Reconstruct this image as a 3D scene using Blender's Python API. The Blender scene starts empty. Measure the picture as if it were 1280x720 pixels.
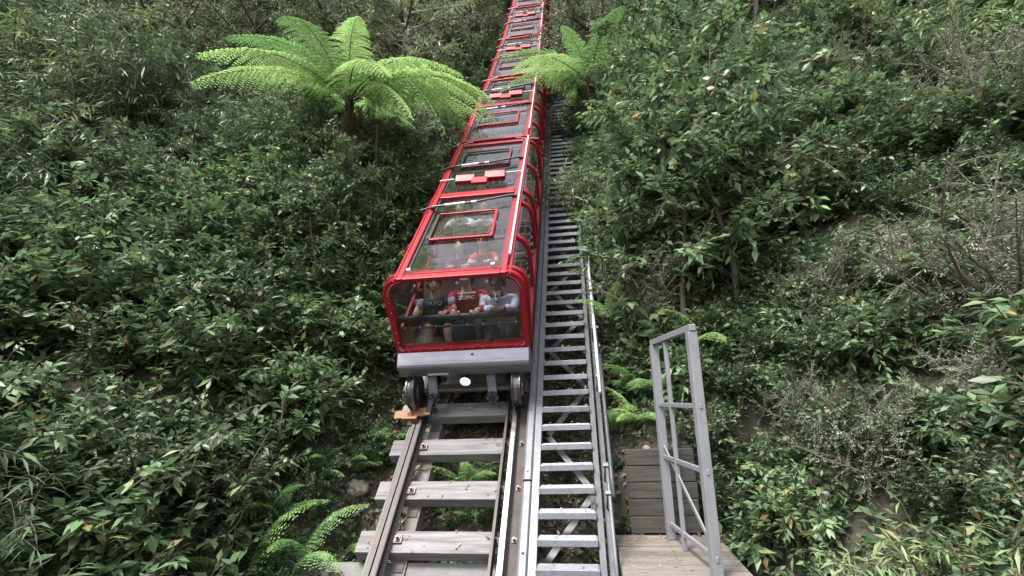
import bpy, bmesh, math, random
import numpy as np
from mathutils import Vector, Matrix, noise as mnoise

random.seed(7)
rng = np.random.default_rng(11)
R = math.radians
scene = bpy.context.scene
col = scene.collection

# ------------------------------------------------------------------ camera, sky, sun, exposure
cam_data = bpy.data.cameras.new('camera')
cam = bpy.data.objects.new('camera', cam_data)
col.objects.link(cam)
scene.camera = cam
cam_data.sensor_width = 36.0
cam_data.lens = 641.5 / 1280 * 36
cam_data.clip_start = 0.05
cam_data.clip_end = 600
pit, yaw, rol = R(12.19), R(-7.77), R(2.0)
fwd = Vector((math.sin(yaw) * math.cos(pit), math.cos(yaw) * math.cos(pit), math.sin(pit)))
rt = Vector((math.cos(yaw), -math.sin(yaw), 0))
up = rt.cross(fwd)
r2 = rt * math.cos(rol) - up * math.sin(rol)
u2 = rt * math.sin(rol) + up * math.cos(rol)
M = Matrix((r2, u2, -fwd)).transposed().to_4x4()
M.translation = Vector((1.5003, -5.743, 0.8758))
cam.matrix_world = M

world = bpy.data.worlds.new("World")
scene.world = world
world.use_nodes = True
wn = world.node_tree.nodes
wl = world.node_tree.links
bg = wn['Background']
sky = wn.new('ShaderNodeTexSky')
sky.sky_type = 'NISHITA'
sky.sun_disc = False
SUN_EL, SUN_AZ = R(62), R(215)          # azimuth clockwise from +Y: behind the camera, a little left
sky.sun_elevation = SUN_EL
sky.sun_rotation = SUN_AZ
sky.air_density = 1.0
sky.dust_density = 4.0
sky.ozone_density = 1.0
hs = wn.new('ShaderNodeHueSaturation')
hs.inputs['Saturation'].default_value = 0.4
wl.new(sky.outputs[0], hs.inputs['Color'])
wl.new(hs.outputs[0], bg.inputs['Color'])
bg.inputs['Strength'].default_value = 0.105
sun_d = bpy.data.lights.new('sun', 'SUN')
sun_d.energy = 1.5
sun_d.angle = R(14)
sun_d.color = (1.0, 0.97, 0.92)
sun = bpy.data.objects.new('sun', sun_d)
col.objects.link(sun)
sv = Vector((math.sin(SUN_AZ) * math.cos(SUN_EL), math.cos(SUN_AZ) * math.cos(SUN_EL), math.sin(SUN_EL)))
sun.rotation_euler = sv.to_track_quat('Z', 'Y').to_euler()
scene.view_settings.view_transform = 'Standard'
scene.view_settings.look = 'None'
scene.view_settings.gamma = 1.0
scene.view_settings.exposure = 2.08
scene.cycles.transparent_max_bounces = 24
scene.cycles.max_bounces = 8

# ------------------------------------------------------------------ materials
def mat(name, base, rough=0.6, metal=0.0, var=0.0, vscale=8.0, col2=None, bump=0.0, bscale=40.0, spec=0.5,
        island=0.0, trans=0.0, stretch=None, coat=0.0, obvar=0.0, emit=None, dirt=None, dirt_scale=3.0, dirt_lo=.5, dirt_hi=.75, rvar=0.0):
    m = bpy.data.materials.new(name)
    m.use_nodes = True
    nt = m.node_tree
    N, L = nt.nodes, nt.links
    b = N['Principled BSDF']
    b.inputs['Roughness'].default_value = rough
    b.inputs['Metallic'].default_value = metal
    b.inputs['Specular IOR Level'].default_value = spec
    b.inputs['Coat Weight'].default_value = coat
    b.inputs['Coat Roughness'].default_value = 0.08
    tc = N.new('ShaderNodeTexCoord')
    vec = tc.outputs['Object']
    if stretch:
        mp = N.new('ShaderNodeMapping')
        mp.inputs['Scale'].default_value = stretch
        L.new(vec, mp.inputs[0])
        vec = mp.outputs[0]
    if obvar and not island:
        oi0 = N.new('ShaderNodeObjectInfo')
        va = N.new('ShaderNodeVectorMath')
        va.operation = 'MULTIPLY_ADD'
        L.new(oi0.outputs['Random'], va.inputs[0])
        va.inputs[1].default_value = (37, 51, 23)
        L.new(vec, va.inputs[2])
        vec = va.outputs[0]
    cur = N.new('ShaderNodeRGB')
    cur.outputs[0].default_value = (*base, 1)
    c = cur.outputs[0]
    def mixc(fac, a, colour):
        mx = N.new('ShaderNodeMix')
        mx.data_type = 'RGBA'
        L.new(fac, mx.inputs[0])
        L.new(a, mx.inputs[6])
        mx.inputs[7].default_value = (*colour, 1)
        return mx.outputs[2]
    if col2:
        nz = N.new('ShaderNodeTexNoise')
        nz.inputs['Scale'].default_value = vscale
        nz.inputs['Detail'].default_value = 6
        nz.inputs['Roughness'].default_value = .65
        L.new(vec, nz.inputs['Vector'])
        rp = N.new('ShaderNodeMapRange')
        rp.inputs[1].default_value = .35
        rp.inputs[2].default_value = .68
        L.new(nz.outputs[0], rp.inputs[0])
        c = mixc(rp.outputs[0], c, col2)
    if dirt:
        nz = N.new('ShaderNodeTexNoise')
        nz.inputs['Scale'].default_value = dirt_scale
        nz.inputs['Detail'].default_value = 8
        nz.inputs['Roughness'].default_value = .75
        L.new(vec, nz.inputs['Vector'])
        rp = N.new('ShaderNodeMapRange')
        rp.inputs[1].default_value = dirt_lo
        rp.inputs[2].default_value = dirt_hi
        L.new(nz.outputs[0], rp.inputs[0])
        c = mixc(rp.outputs[0], c, dirt)
    if island or obvar:
        hv = N.new('ShaderNodeHueSaturation')
        add = None
        if island:
            g = N.new('ShaderNodeNewGeometry')
            mr = N.new('ShaderNodeMapRange')
            mr.inputs[3].default_value = 1 - island
            mr.inputs[4].default_value = 1 + island
            L.new(g.outputs['Random Per Island'], mr.inputs[0])
            add = mr.outputs[0]
            hm = N.new('ShaderNodeMath')
            hm.operation = 'MULTIPLY'
            hm.inputs[1].default_value = 7.31
            L.new(g.outputs['Random Per Island'], hm.inputs[0])
            fr = N.new('ShaderNodeMath')
            fr.operation = 'FRACT'
            L.new(hm.outputs[0], fr.inputs[0])
            hr = N.new('ShaderNodeMapRange')
            hr.inputs[3].default_value = .47
            hr.inputs[4].default_value = .53
            L.new(fr.outputs[0], hr.inputs[0])
            L.new(hr.outputs[0], hv.inputs['Hue'])
        if obvar:
            oi = N.new('ShaderNodeObjectInfo')
            mo = N.new('ShaderNodeMapRange')
            mo.inputs[3].default_value = 1 - obvar
            mo.inputs[4].default_value = 1 + obvar
            L.new(oi.outputs['Random'], mo.inputs[0])
            if add is not None:
                mu = N.new('ShaderNodeMath')
                mu.operation = 'MULTIPLY'
                L.new(add, mu.inputs[0])
                L.new(mo.outputs[0], mu.inputs[1])
                add = mu.outputs[0]
            else:
                add = mo.outputs[0]
        if island and trans:
            h2 = N.new('ShaderNodeMath')
            h2.operation = 'MULTIPLY'
            h2.inputs[1].default_value = 23.7
            L.new(g.outputs['Random Per Island'], h2.inputs[0])
            f2 = N.new('ShaderNodeMath')
            f2.operation = 'FRACT'
            L.new(h2.outputs[0], f2.inputs[0])
            r2_ = N.new('ShaderNodeMapRange')
            r2_.inputs[1].default_value = .93
            r2_.inputs[2].default_value = .99
            L.new(f2.outputs[0], r2_.inputs[0])
            c = mixc(r2_.outputs[0], c, (.24, .19, .07))
        L.new(add, hv.inputs['Value'])
        L.new(c, hv.inputs['Color'])
        c = hv.outputs[0]
    L.new(c, b.inputs['Base Color'])
    if rvar:
        nz = N.new('ShaderNodeTexNoise')
        nz.inputs['Scale'].default_value = vscale
        nz.inputs['Detail'].default_value = 6
        L.new(vec, nz.inputs['Vector'])
        rp = N.new('ShaderNodeMapRange')
        rp.inputs[3].default_value = max(0, rough - rvar)
        rp.inputs[4].default_value = min(1, rough + rvar)
        L.new(nz.outputs[0], rp.inputs[0])
        L.new(rp.outputs[0], b.inputs['Roughness'])
    if bump:
        nb = N.new('ShaderNodeTexNoise')
        nb.inputs['Scale'].default_value = bscale
        nb.inputs['Detail'].default_value = 6
        L.new(vec, nb.inputs['Vector'])
        bp = N.new('ShaderNodeBump')
        bp.inputs['Strength'].default_value = bump
        bp.inputs['Distance'].default_value = 0.01
        L.new(nb.outputs[0], bp.inputs['Height'])
        L.new(bp.outputs[0], b.inputs['Normal'])
    if emit:
        b.inputs['Emission Color'].default_value = (*emit[:3], 1)
        b.inputs['Emission Strength'].default_value = emit[3]
    if trans:
        out = N['Material Output']
        tr = N.new('ShaderNodeBsdfTranslucent')
        L.new(c, tr.inputs['Color'])
        ms = N.new('ShaderNodeMixShader')
        ms.inputs[0].default_value = trans
        L.new(b.outputs[0], ms.inputs[1])
        L.new(tr.outputs[0], ms.inputs[2])
        L.new(ms.outputs[0], out.inputs[0])
    return m

def glass_mat(name, tint, refl=1.0, rough=0.03):
    m = bpy.data.materials.new(name)
    m.use_nodes = True
    N, L = m.node_tree.nodes, m.node_tree.links
    N.remove(N['Principled BSDF'])
    t = N.new('ShaderNodeBsdfTransparent')
    t.inputs[0].default_value = (*tint, 1)
    g = N.new('ShaderNodeBsdfGlossy')
    g.inputs['Roughness'].default_value = rough
    g.inputs['Color'].default_value = (refl, refl, refl, 1)
    f = N.new('ShaderNodeFresnel')
    f.inputs[0].default_value = 1.5
    d = N.new('ShaderNodeBsdfDiffuse')          # thin film of dust and scratches on the acrylic
    d.inputs[0].default_value = (.35, .37, .36, 1)
    tc = N.new('ShaderNodeTexCoord')
    nz = N.new('ShaderNodeTexNoise')
    nz.inputs['Scale'].default_value = 5
    nz.inputs['Detail'].default_value = 8
    L.new(tc.outputs['Object'], nz.inputs[0])
    mr = N.new('ShaderNodeMapRange')
    mr.inputs[1].default_value = .4
    mr.inputs[2].default_value = .8
    mr.inputs[3].default_value = .012
    mr.inputs[4].default_value = .05
    L.new(nz.outputs[0], mr.inputs[0])
    m0 = N.new('ShaderNodeMixShader')
    L.new(mr.outputs[0], m0.inputs[0])
    L.new(t.outputs[0], m0.inputs[1])
    L.new(d.outputs[0], m0.inputs[2])
    mx = N.new('ShaderNodeMixShader')
    ge = N.new('ShaderNodeNewGeometry')          # only the outer face of the sheet reflects
    iv = N.new('ShaderNodeMath')
    iv.operation = 'SUBTRACT'
    iv.inputs[0].default_value = 1
    L.new(ge.outputs['Backfacing'], iv.inputs[1])
    mu = N.new('ShaderNodeMath')
    mu.operation = 'MULTIPLY'
    L.new(f.outputs[0], mu.inputs[0])
    L.new(iv.outputs[0], mu.inputs[1])
    L.new(mu.outputs[0], mx.inputs[0])
    L.new(m0.outputs[0], mx.inputs[1])
    L.new(g.outputs[0], mx.inputs[2])
    L.new(mx.outputs[0], N['Material Output'].inputs[0])
    return m

MT = {}
MT['red'] = mat('red_paint', (0.262, 0.006, 0.016), .42, col2=(0.236, 0.006, 0.013), vscale=3, spec=.3, dirt=(.11, .025, .025), dirt_scale=4, dirt_lo=.5, dirt_hi=.85, rvar=.15, stretch=(2.5, .8, 2.5), obvar=.08, bump=.06)
MT['deep_red'] = mat('deep_red_paint', (.10, .01, .016), .5, col2=(.07, .01, .014), vscale=5)
MT['black'] = mat('black_metal', (.018, .018, .02), .45, bump=.1)
MT['inner'] = mat('dark_lining', (.03, .03, .035), .8)
MT['steel'] = mat('brushed_steel', (0.240, 0.232, 0.264), .36, .6, col2=(0.184, 0.176, 0.200), vscale=4, rvar=.12, stretch=(1, 6, 6), dirt=(.12, .06, .035), dirt_scale=3.0, dirt_lo=.6, dirt_hi=.85)
MT['rust'] = mat('rusty_steel', (.085, .068, .062), .75, .2, col2=(.05, .042, .04), vscale=9, bump=.25, bscale=60, dirt=(.12, .07, .05), dirt_scale=7, dirt_lo=.55, dirt_hi=.8)
MT['railside'] = mat('dark_rail_steel', (.04, .038, .038), .5, .5, col2=(.06, .048, .042), vscale=14, bump=.1)
MT['railtop'] = mat('polished_rail_top', (0.338, 0.338, 0.352), .25, .95, rvar=.1, vscale=10)
MT['wheel'] = mat('wheel_steel', (0.240, 0.232, 0.240), .3, .9, col2=(0.120, 0.104, 0.096), vscale=10)
MT['orange'] = mat('orange_primer', (0.176, 0.080, 0.032), .6, col2=(0.160, 0.072, 0.032), vscale=12)
MT['armblue'] = mat('grey_blue_steel', (0.176, 0.192, 0.232), .5, .3, col2=(0.096, 0.096, 0.112), vscale=8)
MT['timber'] = mat('weathered_sleeper', (0.228, 0.218, 0.221), .88, col2=(0.103, 0.097, 0.097), vscale=4, bump=.45, bscale=22, stretch=(.4, 7, 7), dirt=(.038, .036, .034), dirt_scale=2.2, dirt_lo=.62, dirt_hi=.72, obvar=.16)
MT['beam'] = mat('stringer_timber', (0.164, 0.149, 0.144), .85, col2=(0.105, 0.095, 0.089), vscale=5, bump=.3, bscale=30, stretch=(6, .6, 6))
MT['concrete'] = mat('concrete', (0.170, 0.166, 0.166), .85, col2=(0.123, 0.119, 0.119), vscale=5, bump=.2, bscale=80, dirt=(.1, .1, .085), dirt_scale=3)
MT['galv'] = mat('galvanised_steel', (0.166, 0.169, 0.184), .5, .3, col2=(0.122, 0.126, 0.137), vscale=6, rvar=.12, dirt=(.17, .16, .15), dirt_scale=4, dirt_lo=.55, dirt_hi=.85)
MT['tread'] = mat('galvanised_tread', (0.223, 0.235, 0.261), .5, .25, col2=(0.156, 0.164, 0.186), vscale=60, bump=.5, bscale=90, dirt=(.08, .065, .05), dirt_scale=5, dirt_lo=.52, dirt_hi=.78, obvar=.14)
MT['darksteel'] = mat('grey_steel', (.075, .08, .09), .5, .4, col2=(.045, .045, .05), vscale=8)
MT['bolt'] = mat('bolt_steel', (0.140, 0.112, 0.105), .5, .6)
MT['white'] = mat('white_plastic', (0.510, 0.510, 0.510), .4)
MT['plank'] = mat('retaining_timber', (.085, .078, .068), .9, col2=(.035, .032, .029), vscale=4, bump=.7, bscale=25, stretch=(.5, 7, 7), dirt=(.03, .033, .026), dirt_scale=1.5, dirt_lo=.5, dirt_hi=.72, obvar=.25)
MT['deck'] = mat('deck_timber', (.20, .178, .155), .88, col2=(.13, .115, .10), vscale=5, bump=.5, bscale=25, stretch=(.5, 8, 8), dirt=(.07, .06, .05), dirt_scale=1.6, dirt_lo=.46, dirt_hi=.72, obvar=.18)
MT['alu'] = mat('painted_aluminium', (0.236, 0.240, 0.259), .5, .2, col2=(0.187, 0.190, 0.208), vscale=5, dirt=(.25, .25, .25), dirt_scale=3)
MT['seat'] = mat('dark_red_vinyl', (.07, .014, .018), .55, col2=(.045, .012, .015), vscale=10)
MT['lamp'] = mat('lamp_glow', (.9, .92, .88), .3, emit=(.95, 1, .92, .35))
MT['glass'] = glass_mat('tinted_windscreen', (.80, .81, .82), 1.0)
MT['roofglass'] = glass_mat('tinted_roof_acrylic', (.84, .85, .85), 1.0, .04)
MT['bark'] = mat('bark', (.10, .085, .07), .9, col2=(.055, .045, .038), vscale=12, bump=.6, bscale=30, stretch=(3, 3, .6))
MT['palebark'] = mat('pale_bark', (.38, .35, .32), .85, col2=(.24, .21, .19), vscale=6, bump=.3, stretch=(3, 3, .6))
MT['pebble'] = mat('pebble', (.16, .135, .11), .9, island=.5)
MT['vine'] = mat('vine', (.2, .18, .14), .9)
MT['twig'] = mat('twig', (.085, .07, .05), .9)
MT['fibre'] = mat('fern_trunk_fibre', (.045, .033, .025), 1, col2=(.025, .02, .017), vscale=20, bump=1, bscale=50)
MT['soil'] = mat('forest_soil', (.085, .068, .052), .95, col2=(.03, .026, .02), vscale=3, bump=.8, bscale=12, dirt=(.035, .05, .02), dirt_scale=1.3, dirt_lo=.5, dirt_hi=.7)
MT['litter'] = mat('dead_leaf', (.21, .155, .115), .8, island=.55)
MT['moss'] = mat('ground_leaf', (.075, .125, .045), .5, island=.5, trans=.2)
MT['rock'] = mat('sandstone', (.2, .18, .155), .9, col2=(.2, .18, .15), vscale=5, bump=.6, bscale=12)
MT['leaf_broad'] = mat('broad_leaf', (.125, .19, .09), .42, island=.6, trans=.3, obvar=.2, spec=.4)
MT['leaf_pale'] = mat('pale_leaf', (.20, .27, .12), .5, island=.4, trans=.3, obvar=.2)
MT['leaf_dark'] = mat('dark_leaf', (.09, .14, .07), .45, island=.6, trans=.3, obvar=.25)
MT['leaf_olive'] = mat('olive_leaf', (.165, .19, .11), .5, island=.6, trans=.3, obvar=.25)
MT['leaf_fine'] = mat('fine_grey_leaf', (.25, .29, .21), .6, island=.35, trans=.25, obvar=.15)
MT['leaf_tan'] = mat('orange_tinged_leaf', (.21, .13, .045), .5, island=.5, trans=.3)
MT['fern'] = mat('bright_fern', (0.308, 0.478, 0.170), .5, island=.22, trans=.42, obvar=.14)
MT['fern_mid'] = mat('green_fern', (0.187, 0.341, 0.121), .5, island=.25, trans=.32, obvar=.18)
MT['fern_dead'] = mat('dead_fern', (.13, .09, .06), .9, island=.4, trans=.15)
MT['skin'] = mat('light_skin', (0.416, 0.256, 0.188), .5)
MT['skin_dark'] = mat('brown_skin', (.13, .075, .055), .5)
MT['eye'] = mat('eye_dark', (.02, .015, .015), .3)
MT['lip'] = mat('lips', (.35, .13, .11), .5)
MT['hair_brown'] = mat('brown_hair', (.07, .04, .025), .6, bump=.6, bscale=90)
MT['hair_black'] = mat('black_hair', (.018, .015, .014), .5, bump=.6, bscale=90)
MT['hair_ginger'] = mat('ginger_hair', (.3, .12, .045), .6, bump=.6, bscale=90)
MT['cl_green'] = mat('dark_green_cloth', (.035, .05, .045), .9, bump=.2)
MT['cl_grey'] = mat('grey_cloth', (0.208, 0.216, 0.264), .9, bump=.2)
MT['cl_maroon'] = mat('maroon_cloth', (.26, .022, .035), .9, bump=.2, bscale=15)
MT['cl_denim'] = mat('pale_denim', (.46, .47, .60), .9, col2=(.36, .38, .50), vscale=10, bump=.3, bscale=15)
MT['cl_beige'] = mat('beige_cloth', (.48, .40, .36), .9)
MT['cl_purple'] = mat('purple_cloth', (.23, .03, .19), .9)
MT['cl_red'] = mat('red_cloth', (.5, .05, .04), .9)
MT['cl_white'] = mat('white_cloth', (0.624, 0.608, 0.592), .9, bump=.2, bscale=15)
MT['cl_dark'] = mat('dark_trousers', (.03, .032, .04), .9)
MT['cl_mint'] = mat('mint_cloth', (.35, .62, .5), .9)

# ------------------------------------------------------------------ mesh helpers
class MB:
    def __init__(self):
        self.v, self.f, self.mi, self.cur = [], [], [], 0
    def add(self, vs, fs):
        o = len(self.v)
        self.v += [tuple(p) for p in vs]
        self.f += [tuple(i + o for i in f) for f in fs]
        self.mi += [self.cur] * len(fs)
    def box(self, c, size, rot=None):
        hx, hy, hz = size[0] / 2, size[1] / 2, size[2] / 2
        vs = [Vector((x * hx, y * hy, z * hz)) for x in (-1, 1) for y in (-1, 1) for z in (-1, 1)]
        if rot is not None:
            vs = [rot @ v for v in vs]
        c = Vector(c)
        self.add([v + c for v in vs], [(0, 1, 3, 2), (4, 6, 7, 5), (0, 4, 5, 1), (2, 3, 7, 6), (0, 2, 6, 4), (1, 5, 7, 3)])
    def bar(self, a, b, w, h, upv=(0, 0, 1)):
        a, b = Vector(a), Vector(b)
        d = (b - a)
        ln = d.length
        d.normalize()
        s = d.cross(Vector(upv))
        if s.length < 1e-5:
            s = d.cross(Vector((1, 0, 0)))
        s.normalize()
        u = s.cross(d)
        self.box((a + b) / 2, (w, ln, h), Matrix((s, d, u)).transposed())
    def tube(self, pts, r, n=8, cap=True):
        pts = [Vector(p) for p in pts]
        rs = r if isinstance(r, (list, tuple)) else [r] * len(pts)
        prev = None
        vs, fs = [], []
        for i, p in enumerate(pts):
            d = (pts[min(i + 1, len(pts) - 1)] - pts[max(i - 1, 0)]).normalized()
            if prev is None:
                a = d.orthogonal().normalized()
            else:
                a = (prev - d * prev.dot(d)).normalized()
            prev = a
            b = d.cross(a)
            for k in range(n):
                t = 2 * math.pi * k / n
                vs.append(p + (a * math.cos(t) + b * math.sin(t)) * rs[i])
        for i in range(len(pts) - 1):
            for k in range(n):
                k2 = (k + 1) % n
                fs.append((i * n + k, i * n + k2, (i + 1) * n + k2, (i + 1) * n + k))
        if cap:
            fs.append(tuple(range(n))[::-1])
            fs.append(tuple((len(pts) - 1) * n + k for k in range(n)))
        self.add(vs, fs)
    def lathe_x(self, prof, c, n=24):
        # profile of (x, r) turned about the X axis through c
        vs, fs = [], []
        m = len(prof)
        for k in range(n):
            t = 2 * math.pi * k / n
            for x, r in prof:
                vs.append((c[0] + x, c[1] + r * math.cos(t), c[2] + r * math.sin(t)))
        for k in range(n):
            k2 = (k + 1) % n
            for j in range(m - 1):
                fs.append((k * m + j, k * m + j + 1, k2 * m + j + 1, k2 * m + j))
        self.add(vs, fs)
    def strip(self, outer, inner, y0, y1):
        # solid between two open polylines of (x, z), from y0 to y1
        n = len(outer)
        vs = [(x, y0, z) for x, z in outer] + [(x, y0, z) for x, z in inner] + [(x, y1, z) for x, z in outer] + [(x, y1, z) for x, z in inner]
        fs = []
        for i in range(n - 1):
            fs += [(i, i + 1, 2 * n + i + 1, 2 * n + i), (n + i + 1, n + i, 3 * n + i, 3 * n + i + 1),
                   (i + 1, i, n + i, n + i + 1), (2 * n + i, 2 * n + i + 1, 3 * n + i + 1, 3 * n + i)]
        fs += [(0, 2 * n, 3 * n, n), (n - 1, 2 * n - 1, 4 * n - 1, 3 * n - 1)]
        self.add(vs, fs)
    def ball(self, c, r, seg=10, ring=7):
        c = Vector(c)
        r = r if isinstance(r, (tuple, list)) else (r, r, r)
        vs = [c + Vector((0, 0, r[2]))]
        for i in range(1, ring):
            a = math.pi * i / ring
            for k in range(seg):
                t = 2 * math.pi * k / seg
                vs.append(c + Vector((r[0] * math.sin(a) * math.cos(t), r[1] * math.sin(a) * math.sin(t), r[2] * math.cos(a))))
        vs.append(c - Vector((0, 0, r[2])))
        fs = []
        for k in range(seg):
            fs.append((0, 1 + k, 1 + (k + 1) % seg))
            for i in range(ring - 2):
                fs.append((1 + i * seg + k, 1 + (i + 1) * seg + k, 1 + (i + 1) * seg + (k + 1) % seg, 1 + i * seg + (k + 1) % seg))
            fs.append((len(vs) - 1, 1 + (ring - 2) * seg + (k + 1) % seg, 1 + (ring - 2) * seg + k))
        self.add(vs, fs)
    def mesh(self, name, mats, smooth=False):
        me = bpy.data.meshes.new(name)
        me.from_pydata(self.v, [], self.f)
        for m in (mats if isinstance(mats, (list, tuple)) else [mats]):
            me.materials.append(m)
        if any(self.mi):
            me.polygons.foreach_set('material_index', self.mi)
        bm = bmesh.new()
        bm.from_mesh(me)
        bmesh.ops.recalc_face_normals(bm, faces=bm.faces)
        bm.to_mesh(me)
        bm.free()
        if smooth:
            me.polygons.foreach_set('use_smooth', [True] * len(me.polygons))
        return me
    def build(self, name, mats, parent=None, smooth=False, bevel=0.0, loc=None, seg=2):
        o = link(name, self.mesh(name, mats, smooth), parent)
        if loc is not None:
            o.location = loc
        if bevel:
            b = o.modifiers.new('bevel', 'BEVEL')
            b.width = bevel
            b.segments = seg
            b.limit_method = 'ANGLE'
            b.angle_limit = R(35)
        return o

def link(name, me, parent=None):
    o = bpy.data.objects.new(name, me)
    col.objects.link(o)
    if parent is not None:
        o.parent = parent
    return o

def tag(o, label=None, cat=None, group=None, kind=None):
    if label: o['label'] = label
    if cat: o['category'] = cat
    if group: o['group'] = group
    if kind: o['kind'] = kind
    return o

def thing(name, label, cat, loc=(0, 0, 0), rot=(0, 0, 0), group=None):
    o = bpy.data.objects.new(name, None)
    o.empty_display_size = .1
    col.objects.link(o)
    o.location = loc
    o.rotation_euler = rot
    return tag(o, label, cat, group)

def copy_tree(o, parent=None):
    c = o.copy()
    col.objects.link(c)
    if parent is not None:
        c.parent = parent
    for ch in list(o.children):
        copy_tree(ch, c)
    return c

def tri_mesh(name, V, F, m):
    V = np.asarray(V, dtype=np.float32)
    F = np.asarray(F, dtype=np.int32)
    me = bpy.data.meshes.new(name)
    me.vertices.add(len(V))
    me.vertices.foreach_set('co', V.ravel())
    me.loops.add(F.size)
    me.loops.foreach_set('vertex_index', F.ravel())
    me.polygons.add(len(F))
    me.polygons.foreach_set('loop_start', np.arange(0, F.size, F.shape[1], dtype=np.int32))
    me.polygons.foreach_set('loop_total', np.full(len(F), F.shape[1], dtype=np.int32))
    me.update(calc_edges=True)
    me.validate()
    me.materials.append(m)
    return me

# ------------------------------------------------------------------ the line of the track: a concave curve, steeper as it climbs
DS = 0.1
S_AX = np.arange(-70, 700) * DS
TH = np.radians(np.clip(44.2105 + 0.361 * S_AX, 20, 55.5))
Y_AX = np.cumsum(np.cos(TH)) * DS
Z_AX = np.cumsum(np.sin(TH)) * DS
Y_AX -= Y_AX[70]
Z_AX -= Z_AX[70]
def P(s, X, n=0.0):
    y, z, t = np.interp(s, S_AX, Y_AX), np.interp(s, S_AX, Z_AX), np.interp(s, S_AX, TH)
    return Vector((X, y - n * math.sin(t), z + n * math.cos(t)))
def theta(s):
    return float(np.interp(s, S_AX, TH))
def track_z(y):
    return np.interp(y, Y_AX, Z_AX)
def frame(s):
    t = theta(s)
    return Matrix(((1, 0, 0), (0, math.cos(t), -math.sin(t)), (0, math.sin(t), math.cos(t))))
def sweep(mb, prof, s_list):
    # closed profile of (X, n) carried along the track
    n = len(prof)
    vs = [P(s, x, k) for s in s_list for x, k in prof]
    fs = []
    for i in range(len(s_list) - 1):
        for k in range(n):
            fs.append((i * n + k, i * n + (k + 1) % n, (i + 1) * n + (k + 1) % n, (i + 1) * n + k))
    fs += [tuple(range(n)), tuple((len(s_list) - 1) * n + k for k in range(n))]
    mb.add(vs, fs)
def rect(x0, x1, n0, n1):
    return [(x0, n0), (x1, n0), (x1, n1), (x0, n1)]

# ------------------------------------------------------------------ the setting: hillside
def sm(a, b, x):
    t = np.clip((x - a) / (b - a), 0, 1)
    return t * t * (3 - 2 * t)
def ground_z(x, y):
    x = np.asarray(x, float)
    y = np.asarray(y, float)
    base = np.maximum(track_z(y) - 1.0, -2.3)
    L = np.maximum(0, -x - 1.15)
    left = np.where(L < 3, 1.05 * L, 3.15 + .45 * (L - 3))
    Rr = np.maximum(0, x - 1.75)
    bank = np.where(Rr < 4, .75 * Rr, 3 + .45 * (Rr - 4))
    k = np.maximum(sm(.42, .9, y), sm(2.75, 4.0, x))
    right_low = np.minimum(-1.1, base)
    rz = base + bank
    z = np.where(x < 0, base + left, np.where(x > 1.7, rz * k + (right_low) * (1 - k), base))
    nz = .12 * np.sin(1.7 * x + .6 * y) * np.sin(1.3 * y - .8 * x) + .07 * np.sin(4.1 * x + 2) * np.sin(3.7 * y + 1) + .03 * np.sin(9 * x + 3 * y) * np.sin(8 * y - 2 * x)
    return z + nz * np.where(np.abs(x) < 1, .7, 1.3)
gx = np.unique(np.concatenate([np.linspace(-90, -10, 40), np.linspace(-10, -3, 35), np.linspace(-3, 4, 70), np.linspace(4, 12, 40), np.linspace(12, 90, 40)]))
gy = np.unique(np.concatenate([np.linspace(-60, -8, 20), np.linspace(-8, -2, 30), np.linspace(-2, 6, 90), np.linspace(6, 20, 70), np.linspace(20, 60, 40)]))
GX, GY = np.meshgrid(gx, gy)
GZ = ground_z(GX, GY)
nx, ny = len(gx), len(gy)
idx = np.arange(nx * ny).reshape(ny, nx)
F = np.stack([idx[:-1, :-1], idx[:-1, 1:], idx[1:, 1:], idx[1:, :-1]], -1).reshape(-1, 4)
gm = tri_mesh('hillside', np.stack([GX, GY, GZ], -1).reshape(-1, 3), F, MT['soil'])
gm.polygons.foreach_set('use_smooth', [True] * len(gm.polygons))
tag(link('hillside', gm), kind='structure')

# ------------------------------------------------------------------ the track
trk = thing('railway_track', 'steep rusty railway track on weathered timber sleepers running under the red train', 'railway track')
s_long = [-3 + .5 * i for i in range(76)]
for sx, nm in ((-1, 'rail'), (1, 'rail')):
    mb = MB()
    c = .6 * sx
    mb.cur = 0
    sweep(mb, [(c - .055, -.13), (c + .055, -.13), (c + .055, -.115), (c + .012, -.10), (c + .012, -.035), (c + .03, -.026), (c + .03, -.006), (c - .03, -.006), (c - .03, -.026), (c - .012, -.035), (c - .012, -.10), (c - .055, -.115)], s_long)
    mb.cur = 1
    sweep(mb, rect(c - .024, c + .024, -.0058, 0), s_long)
    mb.build('rail', [MT['railside'], MT['railtop'] if sx > 0 else MT['railside']], trk)
for c, w, n0, n1, m in ((-.665, .022, -.13, .0, 'railside'), (-.715, .012, -.13, -.03, 'black'), (.50, .014, -.13, -.01, 'railside')):
    mb = MB()
    sweep(mb, rect(c - w, c + w, n0, n1), s_long)
    mb.build('guard_rail', MT[m], trk)
for c0, c1 in ((-.545, -.40), (.53, .70)):
    mb = MB()
    sweep(mb, rect(c0, c1, -.46, -.27), s_long)
    mb.build('stringer_beam', MT['beam'], trk)
mb = MB()
sweep(mb, rect(.655, .745, -.132, -.105), s_long)
mb.build('baseplate_strip', MT['rust'], trk)
mb = MB()
mb.box((0, 0, 0), (1.66, .235, .14))
sl_me = mb.mesh('sleeper', MT['timber'])
for k in range(-3, 56):
    s = 1.225 + .604 * k
    o = link('sleeper', sl_me, trk)
    o.matrix_world = Matrix.Translation(P(s, -.09 + random.uniform(-.03, .03), -.203)) @ frame(s).to_4x4() @ Matrix.Rotation(random.uniform(-.012, .012), 4, 'Z')
    b = o.modifiers.new('bevel', 'BEVEL')
    b.width = .008
    b.segments = 2
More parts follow.
